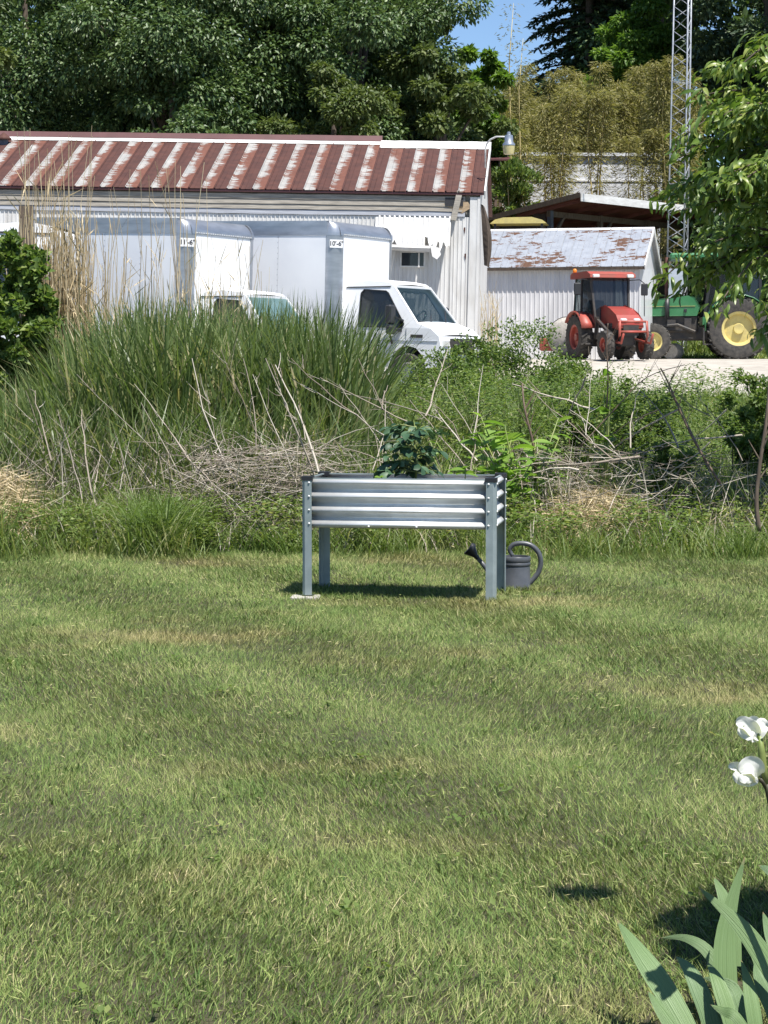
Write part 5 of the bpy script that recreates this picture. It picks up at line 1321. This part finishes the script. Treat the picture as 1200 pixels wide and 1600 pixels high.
# far wood as one mass behind everything
def farwood():
    r=rng(231); n=60000; x=r.uniform(-30,34,n); y=r.uniform(106,112,n)
    gap=np.interp(x,[-30,1.5,3,9.5,11,34],[17,14,8.0,8.0,17,17]); z=g(x,y)+r.random(n)*gap
    P=np.stack([x,y,z],1); k=np.sin(x*.9+z*.6)*np.sin(z*1.3-x*.4)>-.55; P=P[k]; n=len(P)
    v,f,a=leafcards(P,sphere_dirs(n,r),sphere_dirs(n,r)*.7+np.array([0,-.2,.7]),.6,.42,r)
    tag(put('distant_wood',npmesh('distant_wood',v,f,M['dark_tree'],a)),'far wood behind the trees and the bamboo',kind='stuff')
    r=rng(232); n=22000; x=r.uniform(-16,3.6,n); y=r.uniform(70,75,n); z=g(x,y)+r.random(n)**1.2*6.5; P=np.stack([x,y,z],1)
    v,f,a=leafcards(P,sphere_dirs(n,r),sphere_dirs(n,r)*.7+np.array([0,-.2,.7]),.34,.24,r)
    r2=rng(233); m=20000; x2=r2.uniform(10.5,32,m); y2=r2.uniform(68,76,m); z2=g(x2,y2)+r2.random(m)**1.2*4.0; Q=np.stack([x2,y2,z2],1)
    v2,f2,a2=leafcards(Q,sphere_dirs(m,r2),sphere_dirs(m,r2)*.7+np.array([0,-.2,.7]),.34,.24,r2); v,f,a=merge([(v,f,a),(v2,f2,a2)])
    tag(put('underwood',npmesh('underwood',v,f,M['dark_tree'],a)),'dark undergrowth below the trees behind the barn and the tractors',kind='stuff')
farwood()

# ---------------------------------------------------------------- bamboo grove
def bamboo():
    r=rng(241); protos=[]
    for q in range(7):
        h=r.uniform(6.5,9.5); ben=r.normal(0,.5); n=1900 if q<5 else 1200
        pts=[(0,0,-.3),(ben*.1,0,h*.4),(ben*.45,r.normal(0,.1),h*.75),(ben*1.2,r.normal(0,.2),h)]
        sp=smooth(pts,4); cu=MB().tube(sp,list(np.linspace(.042,.008,len(sp))),6,False).mesh('culm',M['bamboo'],True)
        tt=(.12+.88*r.random(n)**.75) if q<5 else (.35+.65*r.random(n)**.7); idx=tt*(len(sp)-1); S=np.array([tuple(p) for p in sp]); i0=idx.astype(int).clip(0,len(sp)-2); C=S[i0]+(S[i0+1]-S[i0])*(idx-i0)[:,None]
        az=r.uniform(0,6.28,n); rad=r.random(n)**.8*(.16+.40*np.sin(np.pi*np.clip(tt,0,1)*.9)); C=C+np.stack([np.cos(az)*rad,np.sin(az)*rad,rad*.25-.15*r.random(n)],1)
        D=np.stack([np.cos(az),np.sin(az),r.normal(-.5,.5,n)],1)
        v,f,a=leafcards(C,D,sphere_dirs(n,r)*.6+np.array([0,0,.8]),r.uniform(.12,.26,n),.038,r)
        protos.append((cu,npmesh('foliage',v,f,M['bamboo_leaf'],a)))
    cnt=0
    spots=[]
    for k in range(125): spots.append((r.uniform(775,1075),r.uniform(80.5,88)))
    for k in range(26): spots.append((r.uniform(772,1060),r.uniform(73.5,78)))
    for k in range(14): spots.append((r.uniform(690,790),r.uniform(73.0,77)))
    for i,(u,Y) in enumerate(spots):
        x=pxr(u,Y); front=Y<79
        cu,fo=protos[r.integers(5,7) if front and u<965 else r.integers(0,7)]
        t=thing('bamboo',('tan bamboo cane standing in front of the white building' if front and u>800 else 'bamboo cane rising just behind the barn lamp' if front else 'feathery olive bamboo in the grove above the white building' if u<920 else 'feathery olive bamboo in the grove above the machine shed'),'bamboo',(x,Y,gz(x,Y)),(0,0,r.uniform(0,6.28)),'bamboo canes in the grove')
        s=r.uniform(.72,1.2)*(.85 if Y<79 else .84); 
        if u<800: s*=.92
        t.scale=(1,1,s)
        put('culm',cu,t); put('foliage',fo,t)
    # bare wispy canes against the sky
    for u,v in ((797,5),(716,165),(812,60)):
        Y=72.5; p=at(u,v,Y); x=p.x; h=p.z-gz(x,Y); t=thing('bamboo',{797:'tall thin bamboo cane reaching into the patch of sky',716:'single pale cane in front of the dark trees',812:'second thin cane below the patch of sky'}[u],'bamboo',(x,Y,gz(x,Y)),group='lone tall canes')
        MB().tube([(0,0,0),(.05,0,h*.5),(-.02,0,h*.8),(.12,0,h)],[.035,.03,.02,.006],6).build('culm',M['bamboo'],t,True)
        n=260; tt=r.uniform(.6,1,n); az=r.uniform(0,6.28,n); rad=r.uniform(0,.45,n); C=np.stack([np.cos(az)*rad,np.sin(az)*rad,tt*h],1)
        vv,f,a=leafcards(C,np.stack([np.cos(az),np.sin(az),r.normal(-.3,.4,n)],1),sphere_dirs(n,r),r.uniform(.1,.2,n),.035,r); put('foliage',npmesh('foliage',vv,f,M['bamboo_leaf'],a),t)
bamboo()

# ---------------------------------------------------------------- peach tree at the right
def peach():
    r=rng(251); X,Y=3.50,17.0; t=thing('peach_tree','peach tree with long drooping glossy leaves at the right edge','tree',(X,Y,gz(X,Y)))
    tk=MB().tube(smooth([(0,0,-.05),(.04,.02,.8),(-.05,.0,1.8),(0,0,2.8),(.1,0,3.9)],4),list(np.linspace(.075,.022,17)),9).build('trunk',M['bark'],t,True)
    shoots=[]
    for k in range(78):
        z0=r.uniform(2.1,3.85); az=r.uniform(0,6.28); L=r.uniform(.65,1.3); up=r.uniform(-.1,.75)
        a=Vector((0,0,z0)); b=a+Vector((math.cos(az)*L*.55,math.sin(az)*L*.55,up*L*.6)); c=a+Vector((math.cos(az)*L,math.sin(az)*L,up*L*.6-L*r.uniform(.0,.38)))
        sp=smooth([a,b,c],5); MB().tube(sp,list(np.linspace(.016,.004,len(sp))),5,False).build('branch',M['bark'],t,True); shoots.append(sp)
    # low drooping boughs towards the left
    for (u,v,dy) in ((1060,330,0),(1085,420,.1),(1075,230,.1),(1090,150,0),(1110,110,.1),(1190,520,-.3),(1185,70,0),(1100,385,-.3),(1060,290,.2),(1155,180,-.5),(1120,280,-.5)):
        e=at(u,v,Y+dy)-Vector((X,Y,gz(X,Y))); a=Vector((0,0,max(1.2,min(3.8,e.z*.85+.25)))); m=a.lerp(e,.55)+Vector((0,0,.16)); sp=smooth([a,m,e],6)
        MB().tube(sp,list(np.linspace(.017,.004,len(sp))),5,False).build('branch',M['bark'],t,True); shoots.append(sp)
    pl=[]
    for sp in shoots:
        nl=int(r.integers(78,104))
        for q in range(nl):
            tt=r.uniform(.25,1.0)*(len(sp)-1); i=min(int(tt),len(sp)-2); p=sp[i].lerp(sp[i+1],tt-i); dr=(sp[i+1]-sp[i]).normalized(); az=r.uniform(0,6.28)
            # side twig offset
            p=p+Vector((r.normal(0,.05),r.normal(0,.05),r.normal(0,.04)))
            d=Vector((math.cos(az)*.8,math.sin(az)*.8,r.uniform(-.5,.5)))+dr*.6
            pl.append((p,d,r.normal(0,.6),r.uniform(.75,1.25)))
    meshes=[leaf_mesh('leaf',M['peach'],.130,.033,dp,.35,5,rv) for dp,rv in ((.9,.1),(1.3,.45),(1.6,.7),(1.1,.95))]
    base=Vector((X,Y,0)); pl.sort(key=lambda q:(q[0].y*1.0 + (0 if q[0].x<.2 else 1.2)))
    for k,(p,d,ro,s) in enumerate(pl[:300]): put('leaf',meshes[k%4],t,p,orient(d,ro),(s,s,s))
    P=[];F=[];A=[];o=0
    arr=[]
    for me in meshes:
        co=np.zeros(len(me.vertices)*3,np.float32); me.vertices.foreach_get('co',co); arr.append((co.reshape(-1,3),np.array([list(pp.vertices) for pp in me.polygons]),me.attributes['rnd'].data[0].value))
    for k,(p,d,ro,s) in enumerate(pl[300:]):
        co,fs,rv=arr[k%4]; m=np.array(orient(d,ro).to_matrix()); P.append(co@m.T*s+np.array(tuple(p))); F.append(fs+o); A.append(np.full(len(co),min(1,max(0,rv+r.normal(0,.15))))); o+=len(co)
    put('foliage',npmesh('foliage',np.concatenate(P),[np.concatenate(F)],M['peach'],np.concatenate(A),True),t)['kind']='stuff'
peach()

# ---------------------------------------------------------------- iris in the right foreground
def iris_blade(pts, W, name='leaf', parent=None, tip=.9):
    """sword leaf along a smoothed 3-D path, width W, folded fan section"""
    sp=smooth(pts,5); n=len(sp); mb=MB()
    for i,p in enumerate(sp):
        t=i/(n-1); d=(sp[min(i+1,n-1)]-sp[max(i-1,0)]).normalized(); sd=d.cross(Vector((.1,-1,.25))).normalized(); nn=sd.cross(d)
        w=W*.5*(.75+.25*math.sin(math.pi*t))*max(.02,(1-max(0,(t-.45)/.55)**1.7)); th=.0020*(1-t*.7)
        mb.v += [p-sd*w, p-sd*w*.5-nn*th*.35, p-nn*th, p+sd*w*.5-nn*th*.35, p+sd*w, p+sd*w*.5+nn*th*.35, p+nn*th, p-sd*w*.5+nn*th*.35]
    for i in range(n-1):
        for k in range(8):
            j=(k+1)%8; mb.f.append((i*8+k,i*8+j,(i+1)*8+j,(i+1)*8+k))
    mb.v=[tuple(v) for v in mb.v]; o=mb.build(name,M['iris_leaf'],parent,True,32)
    a_=o.data.attributes.new('tip','FLOAT','POINT'); a_.data.foreach_set('value',np.repeat(np.linspace(0,1,n).astype(np.float32),8))
    a_=o.data.attributes.new('rnd','FLOAT','POINT'); a_.data.foreach_set('value',np.tile(np.array([-1,-.5,0,.5,1,.5,0,-.5],np.float32),n)+np.float32(len(bpy.data.meshes)*.37)); return o
def iris():
    b=Vector((1.06,4.45,gz(1.06,4.45))); t=thing('iris_plant','clump of sword-leaved iris with two white flowers at the lower right','iris',b)
    def L(px, W, Y0, Y1):
        P=[at(u,v,Y0+(Y1-Y0)*i/(len(px)-1))-b for i,(u,v) in enumerate(px)]
        iris_blade(P,W,'leaf',t)
    L([(1112,1680),(1050,1565),(1000,1490),(964,1438)],.052,4.35,4.62)
    L([(1130,1680),(1105,1580),(1080,1520),(1056,1494)],.042,4.36,4.50)
    L([(1100,1690),(1060,1620),(1030,1575),(1012,1548)],.030,4.25,4.35)
    L([(1150,1700),(1135,1560),(1135,1450),(1164,1338)],.055,4.45,4.60)
    L([(1270,1620),(1215,1530),(1160,1450),(1090,1385)],.046,4.30,4.40)
    L([(1165,1690),(1140,1590),(1120,1530),(1105,1503)],.036,4.30,4.45)
    L([(1195,1700),(1180,1600),(1170,1540),(1158,1500)],.034,4.28,4.40)
    L([(1230,1690),(1215,1590),(1190,1530),(1180,1500)],.046,4.32,4.42)
    L([(1160,1640),(1140,1560),(1110,1492),(1072,1466),(1030,1466)],.030,4.62,4.75)
    L([(1210,1660),(1160,1580),(1140,1540),(1095,1527)],.036,4.40,4.5)
    L([(1150,1510),(1145,1450),(1130,1400),(1115,1370)],.036,4.75,4.85)
    L([(1240,1560),(1225,1500),(1205,1460),(1192,1425)],.040,4.40,4.5)
    L([(1290,1480),(1250,1420),(1215,1370),(1185,1352)],.040,4.35,4.40)
    L([(1185,1640),(1150,1590),(1130,1580),(1110,1570)],.024,4.22,4.28)
    L([(1250,1700),(1240,1600),(1235,1520),(1245,1440)],.05,4.42,4.5)
    L([(1200,1600),(1190,1520),(1175,1480),(1160,1470)],.026,4.7,4.8)
    for k in range(12):
        r=rng(300+k); u=1250+r.uniform(-20,150); v=1380+r.uniform(-30,100); L([(u-r.uniform(-60,60),1700),(u+20,1560),(u+r.uniform(-20,20),v+60),(u+r.uniform(-70,50),v)],.045,4.4+r.uniform(-.1,.4),4.5+r.uniform(-.1,.5))
    # flower stem with two white blooms
    Y=4.30
    S=[at(1225,1640,Y)-b,at(1222,1450,Y)-b,at(1210,1300,Y)-b,at(1198,1225,Y)-b]
    MB().tube(smooth(S,4),[.0065]*13,8).build('flower_stem',M['stem_dark'],t,True)
    MB().tube([at(1198,1228,Y)-b,at(1192,1200,Y)-b,at(1190,1175,Y)-b,at(1187,1150,Y)-b],[.005,.009,.008,.005],8).build('bud_sheath',M['stem_green'],t,True)
    MB().tube([at(1203,1240,Y)-b,at(1193,1222,Y)-b,at(1184,1214,Y)-b],[.006,.006,.005],8).build('flower_stalk',M['stem_dark'],t,True)
    def petal(path,W,cup,seed,parent):
        r=rng(seed); sp=smooth([p-b for p in path],5); n=len(sp); m=8; mb=MB()
        for i,p in enumerate(sp):
            tt=i/(n-1); d=(sp[min(i+1,n-1)]-sp[max(i-1,0)]).normalized(); sd=d.cross(Vector((0,-1,.5))).normalized(); nn=sd.cross(d)
            w=W*math.sin(math.pi*(.10+.86*tt))**.7
            for j in range(m+1):
                f=-1+2*j/m; rip=.0036*math.sin(f*11+tt*9+seed)*abs(f)*(.4+.6*tt)
                mb.v.append(tuple(p+sd*w*f*.5+nn*(cup*f*f*w+rip)))
        for i in range(n-1):
            for j in range(m): mb.f.append((i*(m+1)+j,i*(m+1)+j+1,(i+1)*(m+1)+j+1,(i+1)*(m+1)+j))
        mb.build('petal',M['petal'],parent,True)
    f1=MB().lathe([(0,-.006),(.006,0),(.004,.010),(0,.012)],10,c=at(1183,1152,Y)-b).build('flower',M['stem_green'],t,True)
    petal([at(1184,1152,Y),at(1172,1140,Y-.02),at(1160,1131,Y-.03),at(1150,1131,Y-.03)],.034,.35,1,f1)
    petal([at(1184,1154,Y),at(1178,1146,Y-.02),at(1170,1149,Y-.035),at(1166,1156,Y-.04)],.032,-.3,2,f1)
    petal([at(1184,1152,Y),at(1188,1140,Y),at(1192,1132,Y+.01),at(1197,1136,Y+.02)],.030,.3,3,f1)
    petal([at(1184,1152,Y),at(1180,1138,Y+.01),at(1174,1131,Y+.02),at(1166,1130,Y+.03)],.034,.25,4,f1)
    petal([at(1184,1154,Y),at(1174,1148,Y-.03),at(1162,1142,Y-.04),at(1154,1136,Y-.04)],.028,-.2,9,f1)
    f2=MB().lathe([(0,-.006),(.006,0),(.004,.010),(0,.012)],10,c=at(1185,1216,Y)-b).build('flower',M['stem_green'],t,True)
    petal([at(1186,1216,Y),at(1180,1202,Y-.02),at(1168,1198,Y-.03),at(1156,1206,Y-.03)],.042,.25,5,f2)
    petal([at(1186,1218,Y),at(1176,1212,Y-.03),at(1166,1215,Y-.045),at(1162,1224,Y-.05)],.034,-.35,6,f2)
    petal([at(1184,1214,Y),at(1168,1206,Y),at(1152,1200,Y-.01),at(1138,1197,Y-.01)],.026,.45,7,f2)
    petal([at(1185,1218,Y),at(1172,1216,Y-.02),at(1158,1214,Y-.03),at(1148,1206,Y-.03)],.034,-.2,8,f2)
    petal([at(1185,1214,Y),at(1182,1203,Y),at(1176,1199,Y+.01),at(1170,1201,Y+.02)],.034,.2,10,f2)
iris()

# leafy shrub added unseen past the right edge, only to shade the iris bed
def rose():  # unseen shrub added for its shadow; the species is arbitrary
    r=rng(271); x,y=1.46,4.85; t=thing('unseen_shade_shrub','unseen leafy shrub added right of the iris to cast shade','shrub',(x,y,gz(x,y)))
    n=13000; nc=60; c=sphere_dirs(nc,r)*(r.random(nc)**.33)[:,None]*np.array([.38,.42,.60])+np.array([0,0,.98]); k=r.integers(0,nc,n)
    P=c[k]+sphere_dirs(n,r)*(.16*r.random(n)**.4)[:,None]; D=sphere_dirs(n,r); N=sphere_dirs(n,r)*.6; N[:,2]+=.8
    for px,py,pz in ((1.02-x,4.97-y,1.93),(1.085-x,4.97-y,1.95)):  # two leaf tufts added out of view to cast shadow spots on the lawn
        m=np.array([px,py,pz])+sphere_dirs(120,r)*.045; P=np.concatenate([P,m]); 
    n=len(P); D=sphere_dirs(n,r); N=sphere_dirs(n,r)*.6; N[:,2]+=.8
    v,f,a=leafcards(P,D,N,.05*r.uniform(.7,1.3,n),.032,r); put('foliage',npmesh('foliage',v,f,M['shrub'],a),t)
    st=MB()
    for q in range(9):
        e=Vector(c[q]); st.tube([(r.normal(0,.05),r.normal(0,.05),-.03),e*.5,e],[.012,.009,.004],5)
    for px,py,pz in ((1.02-x,4.97-y,1.93),(1.085-x,4.97-y,1.95)): st.tube([(px*.3,py,.8),(px*.8,py,1.5),(px,py,pz)],[.005,.004,.003],5)  # thin stems carrying the two added shadow tufts
    st.build('stem',M['stem_brown'],t)['kind']='stuff'
rose()
